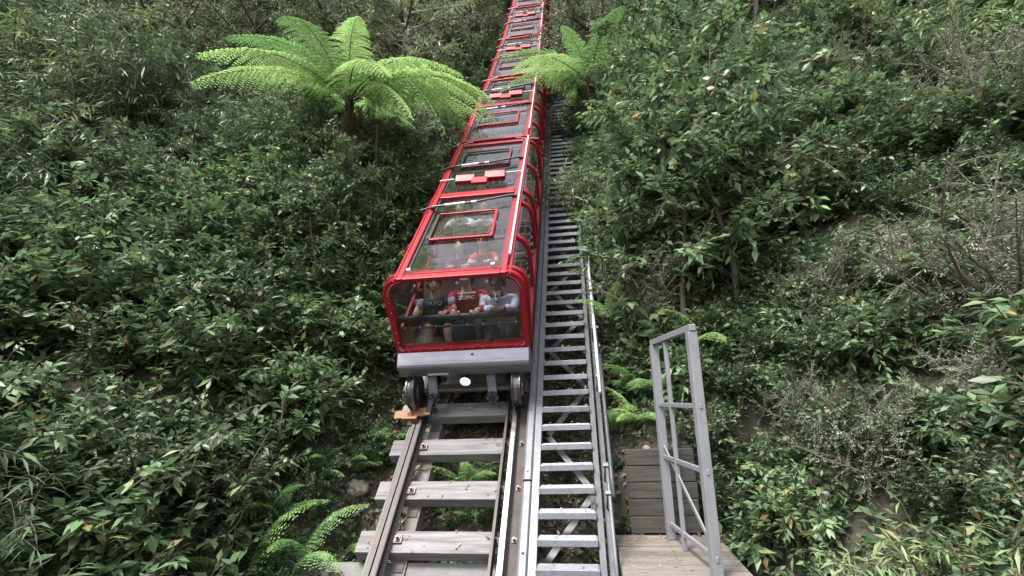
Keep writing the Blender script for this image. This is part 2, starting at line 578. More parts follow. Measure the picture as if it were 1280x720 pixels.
# fastenings: clip plates with bolts on every sleeper near the camera
mb = MB()
mb.box((0, 0, 0), (.10, .09, .018))
mb.lathe_x([(0, 0), (0, .016), (.03, .016), (.03, 0)], (0, 0, 0), 8)
clip = MB()
clip.box((0, 0, .012), (.085, .075, .022))
clip.box((0, 0, .030), (.05, .05, .016))
clip.tube([(0, 0, .03), (0, 0, .075)], .016, 6)
clip_me = clip.mesh('rail_clip', MT['bolt'])
ang = MB()
ang.box((0, 0, 0), (.10, .10, .012))
ang.box((0, .05, -.05), (.10, .012, .11))
ang.tube([(0, .05, -.06), (0, .085, -.06)], .018, 6)
ang_me = ang.mesh('angle_bracket', MT['rust'])
for k in range(-3, 8):
    s = 1.225 + .604 * k
    for X in (-.50, -.645, .515, .70):
        o = link('rail_clip', clip_me, trk)
        o.matrix_world = Matrix.Translation(P(s + random.uniform(-.02, .02), X, -.131)) @ frame(s).to_4x4()
    for X in (-.47, .60, .73):
        o = link('angle_bracket', ang_me, trk)
        o.matrix_world = Matrix.Translation(P(s - .19, X, -.262)) @ frame(s).to_4x4()
# concrete cross beam under the foot of the track
for s0, s1, n0, n1 in ((-.93, -.70, -.62, -.30), (-1.6, -.98, -.72, -.42)):
    mb = MB()
    x0, x1 = (-2.3, .85)
    vs = [P(s, x, n) for s in (s0, s1) for x in (x0, x1) for n in (n0, n1)]
    mb.add(vs, [(0, 1, 3, 2), (4, 6, 7, 5), (0, 4, 5, 1), (2, 3, 7, 6), (0, 2, 6, 4), (1, 5, 7, 3)])
    mb.build('cross_beam', MT['concrete'], trk, bevel=.012)

# ------------------------------------------------------------------ the staircase beside the track
st = thing('staircase', 'long galvanised steel staircase climbing beside the track, open treads and zigzag braces', 'staircase')
s_st = [-1.35 + .5 * i for i in range(52)]
mb = MB()
sweep(mb, rect(.868, .944, -.13, .05), s_st)
mb.build('stringer', MT['galv'], st)
mb = MB()
sweep(mb, rect(1.518, 1.575, -.15, .06), s_st)
mb.build('stringer', MT['darksteel'], st)
mb = MB()
sweep(mb, rect(1.60, 1.655, -.22, -.05), s_st)
mb.build('outer_channel', MT['darksteel'], st)
tm = MB()
tm.box((0, -.095, -.012), (.566, .19, .024))
tm.box((0, -.1875, -.025), (.566, .012, .06))
for k in range(9):
    tm.box((0, -.02 - .02 * k, .003), (.54, .006, .008))
tr_me = tm.mesh('tread', MT['tread'])
for k in range(-1, 84):
    s = -.8768 + .2801 * k
    o = link('tread', tr_me, st)
    o.location = P(s, 1.2312, -.002 + random.uniform(-.004, .004))
    o.rotation_euler = (random.uniform(-.02, .02), random.uniform(-.008, .008), 0)
    b = o.modifiers.new('bevel', 'BEVEL')
    b.width = .004
mb = MB()
mb.box((1.2312, P(-.98, 0, 0)[1] + .08, -.80), (.56, .02, .2))
mb.build('riser', MT['galv'], st)
s = -.75
k = 0
while s < 18:
    a, b = (1.0, 1.50) if k % 2 == 0 else (1.50, 1.0)
    mb = MB()
    mb.bar(P(s, a, -.24 - .008 * (k % 2)), P(s + .78, b, -.24 - .008 * (k % 2)), .07, .012, P(s, 0, 1) - P(s, 0, 0))
    mb.build('brace', MT['galv'], st)
    s += .80
    k += 1
mb = MB()
mb.box((0, 0, 0), (.05, .02, .12), None)
mb.box((-.005, -.014, .02), (.03, .012, .03))
for n_ in range(1):
    o = mb.build('bracket_box', MT['galv'], st)
    o.location = P(-.32, 1.49, .10)

tb = thing('cable_trough', 'grey galvanised cable trough laid flat between the track and the stairs, jointed near the bottom', 'cable trough')
for a, b in ((-2.2, -.02), (0.0, 24)):
    mb = MB()
    n_ = max(3, int((b - a) / .5))
    d_ = 0 if a < -1 else .012
    sweep(mb, [(.765, -.09), (.86, -.09), (.86, .03 + d_), (.845, .045 + d_), (.785, .045 + d_), (.765, .03 + d_)], [a + (b - a) * i / n_ for i in range(n_ + 1)])
    mb.build('trough_cover', MT['galv'], tb)
mb = MB()
for k in range(26):
    mb.box(P(-.8 + .9 * k, .812, .06), (.02, .02, .012), frame(-.8 + .9 * k))
tag(mb.build('cover_screws', MT['bolt'], tb), kind='stuff')

hd = thing('handrail', 'steel pipe handrail with clamps beside the staircase, upper length whitish', 'handrail')
mb = MB()
mb.tube([P(s, 1.655, .17) for s in (-1.3, -.6, -.2, .1)], .017, 10)
mb.build('rail_pipe', MT['galv'], hd, smooth=True)
mb = MB()
mb.tube([P(s, 1.69, .22) for s in (-.35, 0, .5, 1.2, 1.75)], .024, 10)
mb.build('rail_pipe', MT['darksteel'], hd, smooth=True)
mb = MB()
mb.tube([P(s, 1.655, .20) for s in (1.1, 2, 3, 4, 4.2)], .02, 10)
mb.build('rail_pipe', MT['white'], hd, smooth=True)
mb = MB()
mb.tube([P(s, 1.675, .17) for s in (1.7, 3, 5, 8, 12, 18)], .02, 10)
mb.build('rail_pipe', MT['darksteel'], hd, smooth=True)
for s in (-1.15, -.28, .05, 1.4, 2.4, 3.6, 5, 7, 9):
    mb = MB()
    c = P(s, 1.665, .19)
    mb.box(c, (.10, .035, .03), frame(s))
    mb.tube([P(s, 1.64, .19), P(s, 1.625, -.06)], .012, 6)
    mb.build('clamp', MT['galv'], hd)

# ------------------------------------------------------------------ deck, retaining wall, railing at the right
dk = thing('timber_deck', 'pale weathered timber deck at the foot of the stairs, scattered with dead leaves', 'deck')
y = .35
k = 0
while y > -7.2:
    x0 = 1.70 if y > -1.0 else .9
    mb = MB()
    mb.box(((x0 + 2.75) / 2, y - .07, -.625), (2.75 - x0, .132, .045))
    o = mb.build('plank', MT['deck'], dk, bevel=.005)
    o.location.z = random.uniform(-.003, .003)
    y -= .145
    k += 1
mb = MB()
mb.box((2.2, -3.4, -.71), (1.0, 7.4, .1))
mb.build('joist', MT['plank'], dk)
mb = MB()
for i in range(14):
    for x in (1.78, 2.22, 2.68):
        for q in (.03, .10):
            mb.tube([(x + random.uniform(-.006, .006), .35 - .145 * i - q, -.606), (x, .35 - .145 * i - q, -.5995)], .0055, 6)
tag(mb.build('screw_heads', MT['bolt'], dk), kind='stuff')

wlr = thing('retaining_wall', 'low retaining wall of five stacked dark timber planks beside the stairs', 'retaining wall')
for i in range(5):
    mb = MB()
    mb.box((0, 0, 0), (.74, .075, .168))
    o = mb.build('plank', MT['plank'], wlr, bevel=.008)
    o.location = (1.875 + .37 + random.uniform(-.006, .006), .40 + random.uniform(-.006, .006), -.505 + .1745 * i)
for px in (2.55,):
    mb = MB()
    mb.box((px, .475, -.2), (.09, .075, 1.0))
    mb.build('post', MT['plank'], wlr, bevel=.006)

rg = thing('railing', 'tall grey aluminium railing with posts and cross rails at the edge of the deck', 'railing')
ra, rb_ = Vector((2.27, .18, -.6)), Vector((2.45, -1.0, -.6))
H = 2.06
dirv = (rb_ - ra).normalized()
for q, wd in ((0, .085), (.35, .04), (1.0, .085)):
    mb = MB()
    b = ra.lerp(rb_, q)
    mb.bar(b, b + Vector((0, 0, H - .051)), wd, wd, dirv)
    mb.build('post', MT['alu'], rg, bevel=.006)
for hgt, w in ((H - .02, .06), (1.36, .045), (.82, .045), (.15, .045)):
    mb = MB()
    z = Vector((0, 0, hgt))
    mb.bar(ra + z - dirv * .05, rb_ + z + dirv * .05, w if hgt > 2 else .03, w)
    mb.build('cross_rail', MT['alu'], rg, bevel=.005)
mb = MB()
mb.bar(ra + Vector((0, 0, .95)), rb_ + Vector((0, 0, .2)), .014, .035)
mb.build('brace', MT['alu'], rg)

# ------------------------------------------------------------------ the train
def section(off=0.0):
    pts = [(.60, 1.66 - off)]
    for i in range(9):
        a = R(90 - 90 * i / 8)
        pts.append((.60 + (.265 - off) * math.cos(a), 1.395 + (.265 - off) * math.sin(a)))
    pts += [(.868 - off, 1.1), (.862 - off, .85)]
    return pts
SEC = section(0)
def low(off):
    return [(.862 - off, .86), (.85 - off, .62), (.80 - off, .48)]
def mirror(pl):
    return [(-x, z) for x, z in pl]
LC = 4.93
SLOT = [0.0, .95, 2.02, 2.45, 3.6, 4.86]           # where the ribs stand along the carriage

def rounded(w_top, w_bot, h, rt_, rb2, n=8):
    # closed outline (u, v), v from 0 at the bottom to h
    pts = []
    for cx, cy, r, a0 in ((w_top / 2 - rt_, h - rt_, rt_, 0), (-(w_top / 2 - rt_), h - rt_, rt_, 90), (-(w_bot / 2 - rb2), rb2, rb2, 180), (w_bot / 2 - rb2, rb2, rb2, 270)):
        for i in range(n + 1):
            a = R(a0 + 90 * i / n)
            pts.append((cx + r * math.cos(a), cy + r * math.sin(a)))
    return pts

def bench(root, t, th):
    rm = Matrix.Rotation(-th, 3, 'X')
    c = Vector((0, t, .98))
    mb = MB()
    mb.box(c + rm @ Vector((0, .02, -.20)), (1.5, .42, .09), rm)
    o = mb.build('seat', MT['seat'], root, bevel=.02)
    mb = MB()
    mb.box(c + rm @ Vector((0, .27, .05)), (1.5, .07, .46), rm)
    mb.build('backrest', MT['seat'], root, bevel=.02)
    mb = MB()
    for i in range(12):
        mb.box(c + rm @ Vector((-.68 + i * .124, .27, .33)), (.03, .02, .12), rm)
    mb.box(c + rm @ Vector((0, .27, .40)), (1.5, .03, .03), rm)
    mb.build('grab_rail', MT['deep_red'], root)

def wheelset(root, t):
    for sx in (-1, 1):
        mb = MB()
        c = (.64 if sx > 0 else -.685, t, .21)
        prof = [(-.075, .0), (-.075, .10), (-.055, .12), (-.055, .235), (-.035, .25), (-.02, .225), (.03, .205), (.045, .225), (.06, .225), (.06, .12), (.085, .10), (.085, .06), (.13, .055), (.13, 0)]
        mb.lathe_x([(x * sx, r) for x, r in prof], c, 32)
        w = mb.build('wheel', MT['wheel'], root, smooth=False, bevel=.004)
        mb = MB()
        mb.lathe_x([(.0, .0), (.0, .08), (.05 * sx, .08), (.05 * sx, 0)], (c[0] + .085 * sx, t, .21), 6)
        mb.build('hub', MT['railside'], w)
    mb = MB()
    mb.tube([(-.55, t, .21), (.55, t, .21)], .035, 10)
    mb.build('axle', MT['railside'], root)

def make_car(front, label, th):
    root = thing('railway_carriage', label, 'railway carriage', group='carriages of the red train')
    # longitudinal roof beams
    for sx in (-1, 1):
        mb = MB()
        mb.box((.63 * sx, LC / 2, 1.665), (.075, LC, .06))
        mb.build('roof_beam', MT['red'], root, bevel=.012)
        mb = MB()
        mb.box((.63 * sx - .055 * sx, LC / 2, 1.652), (.022, LC, .02))
        mb.build('seal', MT['black'], root)
        mb = MB()
        mb.box((.703 * sx, LC / 2, 1.652), (.028, LC, .04))
        mb.build('outer_rail', MT['red'], root, bevel=.008)
        # lower side panel and curved windows
        mb = MB()
        o_, i_ = low(0), low(.035)
        if sx < 0: o_, i_ = mirror(o_), mirror(i_)
        mb.strip(o_, i_, .02, LC)
        mb.build('side_panel', MT['red'], root)
        for j in range(5):
            a, b = SLOT[j] + .085, SLOT[j + 1] - .003
            o_, i_ = section(.02)[1:], section(.03)[1:]
            if sx < 0: o_, i_ = mirror(o_), mirror(i_)
            mb = MB()
            mb.strip(o_, i_, a, b)
            mb.build('side_window', MT['roofglass'], root, smooth=False)
        for j, t in enumerate(SLOT):
            mb = MB()
            o_, i_ = section(-.012)[1:], section(.055)[1:]
            if sx < 0: o_, i_ = mirror(o_), mirror(i_)
            mb.strip(o_, i_, t, t + .075)
            mb.build('rib', MT['red'], root, bevel=.008)
    # cross beams and roof glass
    for t, w, z in ((0.04, .10, 1.672), (2.42, .17, 1.668), (LC - .06, .10, 1.66)):
        mb = MB()
        mb.box((0, t, z), (1.18, w, .05))
        mb.build('cross_beam', MT['red'], root, bevel=.01)
    for a, b in ((.095, .90), (.93, 2.325), (2.515, 3.58), (3.61, LC - .115)):
        mb = MB()
        mb.box((0, (a + b) / 2, 1.642), (1.13, b - a, .01))
        mb.build('roof_window', MT['roofglass'], root)
    for a, b in ((.98, 1.72), (3.66, 4.4)):
        fr = MB()
        x0, x1 = -.47, .40
        fr.box(((x0 + x1) / 2, a, 1.672), (x1 - x0, .045, .04))
        fr.box((x1 - .02, (a + b) / 2 + .023, 1.672), (.045, b - a, .04))
        fr.box(((x0 + x1) / 2, b + .045, 1.672), (x1 - x0, .03, .03))
        hf = fr.build('hatch_frame', MT['red'] if a < 2 else MT['deep_red'], root, bevel=.008)
        m2 = MB()
        m2.bar((x0 - .02, a + .03, 1.68), (x1 - .045, a + .05, 1.685), .015, .015)
        m2.bar((x0 - .01, a + .03, 1.675), (x0 - .01, b + .02, 1.675), .03, .02)
        m2.build('hatch_stay', MT['black'], hf)
        m2 = MB()
        for i in range(13):
            m2.box((x0 + .10 + i * .057, a + .09, 1.60), (.014, .09, .02))
        m2.box((x0 + .44, a + .14, 1.60), (.75, .012, .02))
        m2.build('slatted_rack', MT['red'], hf)
    # hinge boxes over the middle of the carriage
    for cx, t, w, h, tilt in ((-.25, 2.88, .32, .085, .35), (.24, 2.93, .34, .10, .38), (0, 2.77, .26, .06, .2)):
        mb = MB()
        mb.box((cx, t, 1.745), (w, .16, h), Matrix.Rotation(tilt, 3, 'X') @ Matrix.Rotation(.03, 3, 'Y'))
        mb.build('hinge_box', MT['red'], root, bevel=.012)
    mb = MB()
    mb.tube([(.42, 2.98, 1.76), (.66, 3.05, 1.74)], .014, 8)
    mb.tube([(-.70, 2.98, 1.72), (-.45, 2.95, 1.74)], .012, 8)
    mb.build('strut_rod', MT['white'], root)
    for t, off in ((2.02, .10), (3.66, .10)):
        mb = MB()
        mb.tube([(-.80, t - off, 1.69), (-.60, t - off, 1.735), (-.55, t - .9 * off, 1.735), (.05, t - .4 * off, 1.735), (.58, t + off, 1.735), (.66, t + off, 1.70)], .017, 8)
        st_ = mb.build('tie_rod', MT['black'], root)
        mb = MB()
        mb.tube([(-.42, t - .78 * off, 1.737), (-.12, t - .53 * off, 1.737)], .021, 8)
        mb.tube([(-.02, t - .45 * off, 1.737), (.06, t - .38 * off, 1.737)], .021, 8)
        mb.build('sleeve', MT['white'], st_)
        for x in (-.60, .60):
            mb = MB()
            mb.box((x, t - (off if x < 0 else -off), 1.715), (.05, .06, .05))
            mb.build('bracket', MT['black'], st_)
    # pale conduit along the right roof beam
    mb = MB()
    mb.tube([(.675, t, 1.70) for t in np.linspace(.4, LC + .1, 8)], .017, 8)
    mb.build('conduit', MT['white'], root)
    # floor and frame
    mb = MB()
    mb.box((0, LC / 2 + .02, .49), (1.58, LC - .06, .06))
    mb.build('floor', MT['inner'], root)
    mb = MB()
    for X in (-.42, .42):
        mb.box((X, LC / 2, .39), (.12, LC - .2, .13))
    mb.build('underframe', MT['black'], root)
    mb = MB()
    mb.box((0, LC - .02, 1.02), (1.5, .03, .95))
    mb.build('end_bulkhead', MT['inner'], root)
    for i, t in enumerate((.82, 1.9, 2.98, 4.06)):
        bench(root, t, th)
    wheelset(root, LC - 1.0)
    if not front:
        mb = MB()
        mb.box((0, .03, 1.02), (1.5, .03, .95))
        mb.build('end_bulkhead', MT['inner'], root)
        wheelset(root, .7)
        for sx in (-1, 1):
            mb = MB()
            mb.tube([(.42 * sx, -.02, 1.66), (.86 * sx, -.02, 1.60), (.93 * sx, -.02, 1.48)], .035, 8)
            mb.build('end_hoop', MT['deep_red'], root)
        return root
    # ---- the downhill end: frame, windscreen, bumper, lamp
    B, T = Vector((0, -.16, .70)), Vector((0, .06, 1.69))
    v = (T - B)
    hgt = v.length
    v.normalize()
    nrm = Vector((1, 0, 0)).cross(v)                       # points downhill
    if nrm.y > 0: nrm = -nrm
    def face(u, w, d=0.0):
        return B + Vector((u, 0, 0)) + v * w + nrm * d
    out = rounded(1.74, 1.68, hgt, .23, .03)
    inn = [(x * .905, y * .865 + .065) for x, y in rounded(1.74, 1.70, hgt, .20, .06)]
    n = len(out)
    mb = MB()
    vs = [face(x, y, .045) for x, y in out] + [face(x, y, .045) for x, y in inn] + [face(x, y, -.05) for x, y in out] + [face(x, y, -.05) for x, y in inn]
    fs = []
    for i in range(n):
        j = (i + 1) % n
        fs += [(i, j, n + j, n + i), (2 * n + j, 2 * n + i, 3 * n + i, 3 * n + j), (i, 2 * n + i, 2 * n + j, j), (n + j, 3 * n + j, 3 * n + i, n + i)]
    mb.add(vs, fs)
    ff = mb.build('front_frame', MT['red'], root, bevel=.014)
    # second hoop a hand's breadth behind
    mb = MB()
    out2 = [(x * 1.035, y * 1.004 + .004) for x, y in out]
    inn2 = [(x * .93, y * .9 + .05) for x, y in out]
    vs = [face(x, y, -.07) for x, y in out2] + [face(x, y, -.07) for x, y in inn2] + [face(x, y, -.16) for x, y in out2] + [face(x, y, -.16) for x, y in inn2]
    mb.add(vs, fs)
    mb.build('rear_hoop', MT['red'], root, bevel=.014)
    mb = MB()
    g0 = [(x * 1.01, (y - .5) * 1.01 + .5) for x, y in inn]
    vs = [face(x, y, .004) for x, y in g0] + [face(x, y, -.006) for x, y in g0]
    mb.add(vs, [tuple(range(n)), tuple(range(2 * n - 1, n - 1, -1))] + [(i, n + i, n + (i + 1) % n, (i + 1) % n) for i in range(n)])
    mb.build('windscreen', MT['glass'], root)
    mb = MB()
    for i in range(0, n - 1):
        a, b = Vector((*out[i], 0)), Vector((*out[(i + 1) % n], 0))
        ln = (b - a).length
        m_ = max(1, int(ln / .14))
        for q in range(m_):
            w0 = i + (q + .5) / m_
            po = a.lerp(b, (q + .5) / m_)
            ai, bi = Vector((*inn[i], 0)), Vector((*inn[(i + 1) % n], 0))
            pi_ = ai.lerp(bi, (q + .5) / m_)
            c = po.lerp(pi_, .72)
            mb.ball(face(c.x, c.y, .046), .009, 6, 4)
    tag(mb.build('rivets', MT['alu'], ff), kind='stuff')
    mb = MB()
    mb.box(face(.16, hgt - .04, .05), (.10, .02, .06))
    mb.build('number_plate', MT['white'], ff, bevel=.004)
    for x in (-.46, .06, .42):
        mb = MB()
        mb.tube([face(x, hgt - .115, .0), face(x, hgt - .115, .03)], .016, 8)
        mb.build('stud', MT['white'], ff)
    for x in (-.53, .5):
        mb = MB()
        mb.box((x, .14, 1.70), (.05, .05, .09))
        mb.build('hinge_block', MT['white'], root, bevel=.006)
    # bumper
    prof = [(-.165, .735), (-.19, .73), (-.30, .657), (-.33, .634), (-.347, .612), (-.354, .59), (-.352, .57), (-.325, .43), (-.30, .415), (-.05, .415), (-.05, .70)]
    mb = MB()
    m_ = len(prof)
    xs = (-.835, .835)
    mb.add([(x, a, b) for x in xs for a, b in prof], [tuple(range(m_)), tuple(range(2 * m_ - 1, m_ - 1, -1))] + [(i, m_ + i, m_ + (i + 1) % m_, (i + 1) % m_) for i in range(m_)])
    bp = mb.build('bumper', MT['steel'], root, bevel=.012)
    mb = MB()
    mb.box((-.33, -.340, .47), (.26, .012, .018))
    mb.build('step_strip', MT['white'], bp)
    mb = MB()
    mb.box((.13, -.245, .69), (.03, .02, .02))
    mb.build('latch', MT['black'], bp)
    # lamp
    mb = MB()
    mb.tube([(0, -.28, .36), (0, -.37, .36)], [.055, .075], 20)
    lp = mb.build('headlight', MT['black'], root)
    mb = MB()
    mb.tube([(0, -.369, .36), (0, -.376, .36)], .066, 20)
    lens = mb.build('lens', MT['lamp'], lp)
    mb = MB()
    for i in range(-3, 4):
        w_ = math.sqrt(max(0, .062 ** 2 - (i * .02) ** 2))
        mb.box((i * .018, -.3775, .36), (.004, .003, 2 * w_))
        mb.box((0, -.3777, .36 + i * .018), (2 * w_, .0026, .004))
    mb.build('lens_grid', MT['armblue'], lp)
    # wheel brackets
    for X in (-.43, .33):
        mb = MB()
        mb.bar((X - .02, -.20, .46), (X, -.42, .17), .115, .05, (0, -.5, .8))
        ar = mb.build('axle_arm', MT['armblue'], root, bevel=.008)
        mb = MB()
        d = Vector((0, -.8, .25)).normalized()
        c = Vector((X, -.43, .15))
        mb.tube([c - d * -.02, c + d * .05], .088, 8)
        cp = mb.build('axle_box', MT['black'], ar, bevel=.006)
        mb = MB()
        for a in range(6):
            q = c + d * .05 + Vector((math.cos(a * 1.047) * .06, 0, 0)) + Vector((0, .25, .8)).normalized() * math.sin(a * 1.047) * .06
            mb.tube([q, q + d * .012], .01, 6)
        mb.build('bolts', MT['galv'], cp)
    wheelset(root, -.36)
    mb = MB()
    mb.bar((-.93, -.62, .055), (-.47, -.56, .055), .13, .035)
    mb.bar((-.72, -.72, -.012), (-.72, -.60, .09), .06, .05)
    mb.bar((-.62, -.68, .04), (-.82, -.68, .04), .04, .09)
    mb.build('brake_shoe', MT['orange'], root, bevel=.006)
    mb = MB()
    mb.bar((-.50, -.60, .03), (-.43, -.40, .20), .07, .06)
    mb.build('brake_arm', MT['black'], root, bevel=.005)
    mb = MB()
    mb.box((0, -.12, .36), (1.0, .10, .10))
    mb.build('end_beam', MT['black'], root)
    # inside: grab bar, chain with clips
    mb = MB()
    mb.tube([(-.80, .075, 1.045), (.80, .075, 1.045)], .042, 10)
    mb.build('grab_bar', MT['black'], root, smooth=True)
    mb = MB()
    pts = [face(-.80 + .1 * i, .315 + (.012 if i % 2 else 0), -.03) for i in range(17)]
    mb.tube(pts, .016, 6)
    ch = mb.build('chain', MT['black'], root)
    mb = MB()
    for q in pts[1::2]:
        mb.box(q + nrm * .016, (.010, .01, .035))
    mb.build('chain_clips', MT['white'], ch)
    return root

car_s = [1.60, 6.72, 11.9, 17.1, 22.3]
def place_car(o, s):
    a, b = P(s, 0), P(s + LC, 0)
    d = b - a
    o.location = a
    o.rotation_euler = (math.atan2(d.z, d.y), 0, 0)
c0 = make_car(True, 'front carriage of the red train, with windscreen, steel bumper and lit round headlight', theta(3.5))
place_car(c0, car_s[0])
car_lab = ['second carriage of the red train, coupled directly behind the front carriage',
           'third carriage of the red train, partly behind the overhanging fern fronds',
           'fourth carriage of the red train, near the top of the slope',
           'fifth and topmost carriage of the red train, hardly in view at the top']
proto = make_car(False, car_lab[0], theta(9))
for i, s in enumerate(car_s[1:]):
    o = proto if i == 0 else copy_tree(proto)
    o['label'] = car_lab[i]
    place_car(o, s)

# ------------------------------------------------------------------ people
def skin_mesh(nodes, edges, root, sub=2):
    # nodes: list of (Vector, radius); a skin modifier grows the surface, baked to a mesh
    me = bpy.data.meshes.new('skeleton')
    me.from_pydata([n[0] for n in nodes], edges, [])
    o = bpy.data.objects.new('skeleton', me)
    col.objects.link(o)
    o.modifiers.new('skin', 'SKIN')
    sv_ = me.skin_vertices[0].data
    for i, n in enumerate(nodes):
        r = n[1]
        sv_[i].radius = r if isinstance(r, tuple) else (r, r)
        sv_[i].use_root = (i == root)
    ss = o.modifiers.new('sub', 'SUBSURF')
    ss.levels = sub
    bpy.context.view_layer.update()
    dg = bpy.context.evaluated_depsgraph_get()
    r = bpy.data.meshes.new_from_object(o.evaluated_get(dg))
    bpy.data.objects.remove(o)
    vs = [v.co.copy() for v in r.vertices]
    fs = [tuple(p.vertices) for p in r.polygons]
    bpy.data.meshes.remove(r)
    return vs, fs

def head_mesh(mb, c, fwd_, upv, k=1.0):
    # an egg with brow, nose, chin and ears; local x right, y forward, z up
    f = fwd_.normalized()
    u = (upv - f * upv.dot(f)).normalized()
    r = f.cross(u)
    def W(p):
        return c + (r * p[0] + f * p[1] + u * p[2]) * k
    mb.cur = 0
    seg, ring = 16, 12
    vs, fs = [], []
    for i in range(ring + 1):
        a = math.pi * i / ring
        z = .118 * math.cos(a)
        for j in range(seg):
            t = 2 * math.pi * j / seg
            x = .077 * math.sin(a) * math.cos(t)
            y = .095 * math.sin(a) * math.sin(t)
            if z < 0:
                q = -z / .118
                x *= 1 - .25 * q
                y = y * (1 - .12 * q) + .018 * q
            if y > 0 and abs(x) < .03 and -.045 < z < .02:
                y += (.018 if z < -.01 else .008) * (1 - abs(x) / .03)
            if y > 0 and .015 < abs(x) < .055 and .0 < z < .035:
                y -= .008
            vs.append(W((x, y, z)))
    for i in range(ring):
        for j in range(seg):
            fs.append((i * seg + j, i * seg + (j + 1) % seg, (i + 1) * seg + (j + 1) % seg, (i + 1) * seg + j))
    mb.add(vs, fs)
    nz = [W((0, .092, .015)), W((0, .112, -.022)), W((.014, .096, -.032)), W((-.014, .096, -.032)), W((0, .09, -.036))]
    mb.add(nz, [(0, 2, 1), (0, 1, 3), (1, 2, 4), (1, 4, 3)])
    for sx in (-1, 1):
        q = [W((.074 * sx, .0, .02)), W((.074 * sx, -.008, -.03)), W((.092 * sx, -.022, .026)), W((.088 * sx, -.024, -.028)), W((.072 * sx, -.03, 0))]
        mb.add(q, [(0, 1, 3, 2), (2, 3, 4)])
    mb.cur = 1
    for sx in (-1, 1):
        mb.ball(W((.031 * sx, .083, .012)), .0095 * k, 8, 5)
    mb.cur = 2
    mb.tube([W((-.022, .094, -.058)), W((0, .102, -.057)), W((.022, .094, -.058))], .006 * k, 6)
    mb.cur = 0
    return W

def fingers(mb, h, d, side_v, palm_n, k=1.0):
    # five separate bent fingers rooted inside the palm, curling over a bar
    d, side_v, palm_n = d.normalized(), side_v.normalized(), palm_n.normalized()
    for i, (o, L) in enumerate(((-.03, .062), (-.01, .074), (.011, .07), (.031, .055))):
        a = h + side_v * o * k + d * .02
        b = a + d * L * .5 * k + palm_n * .004
        c = b + (d * .55 + palm_n * .8).normalized() * L * .4 * k
        e = c + (d * .0 + palm_n).normalized() * L * .3 * k
        mb.tube([a, b, c, e], [.0095 * k, .009 * k, .0085 * k, .006 * k], 6)
    a = h - side_v * .03 * k - d * .01
    b = a - side_v * .022 * k + d * .02
    c = b + palm_n * .025 * k + d * .012
    mb.tube([a, b, c], [.012 * k, .011 * k, .008 * k], 6)

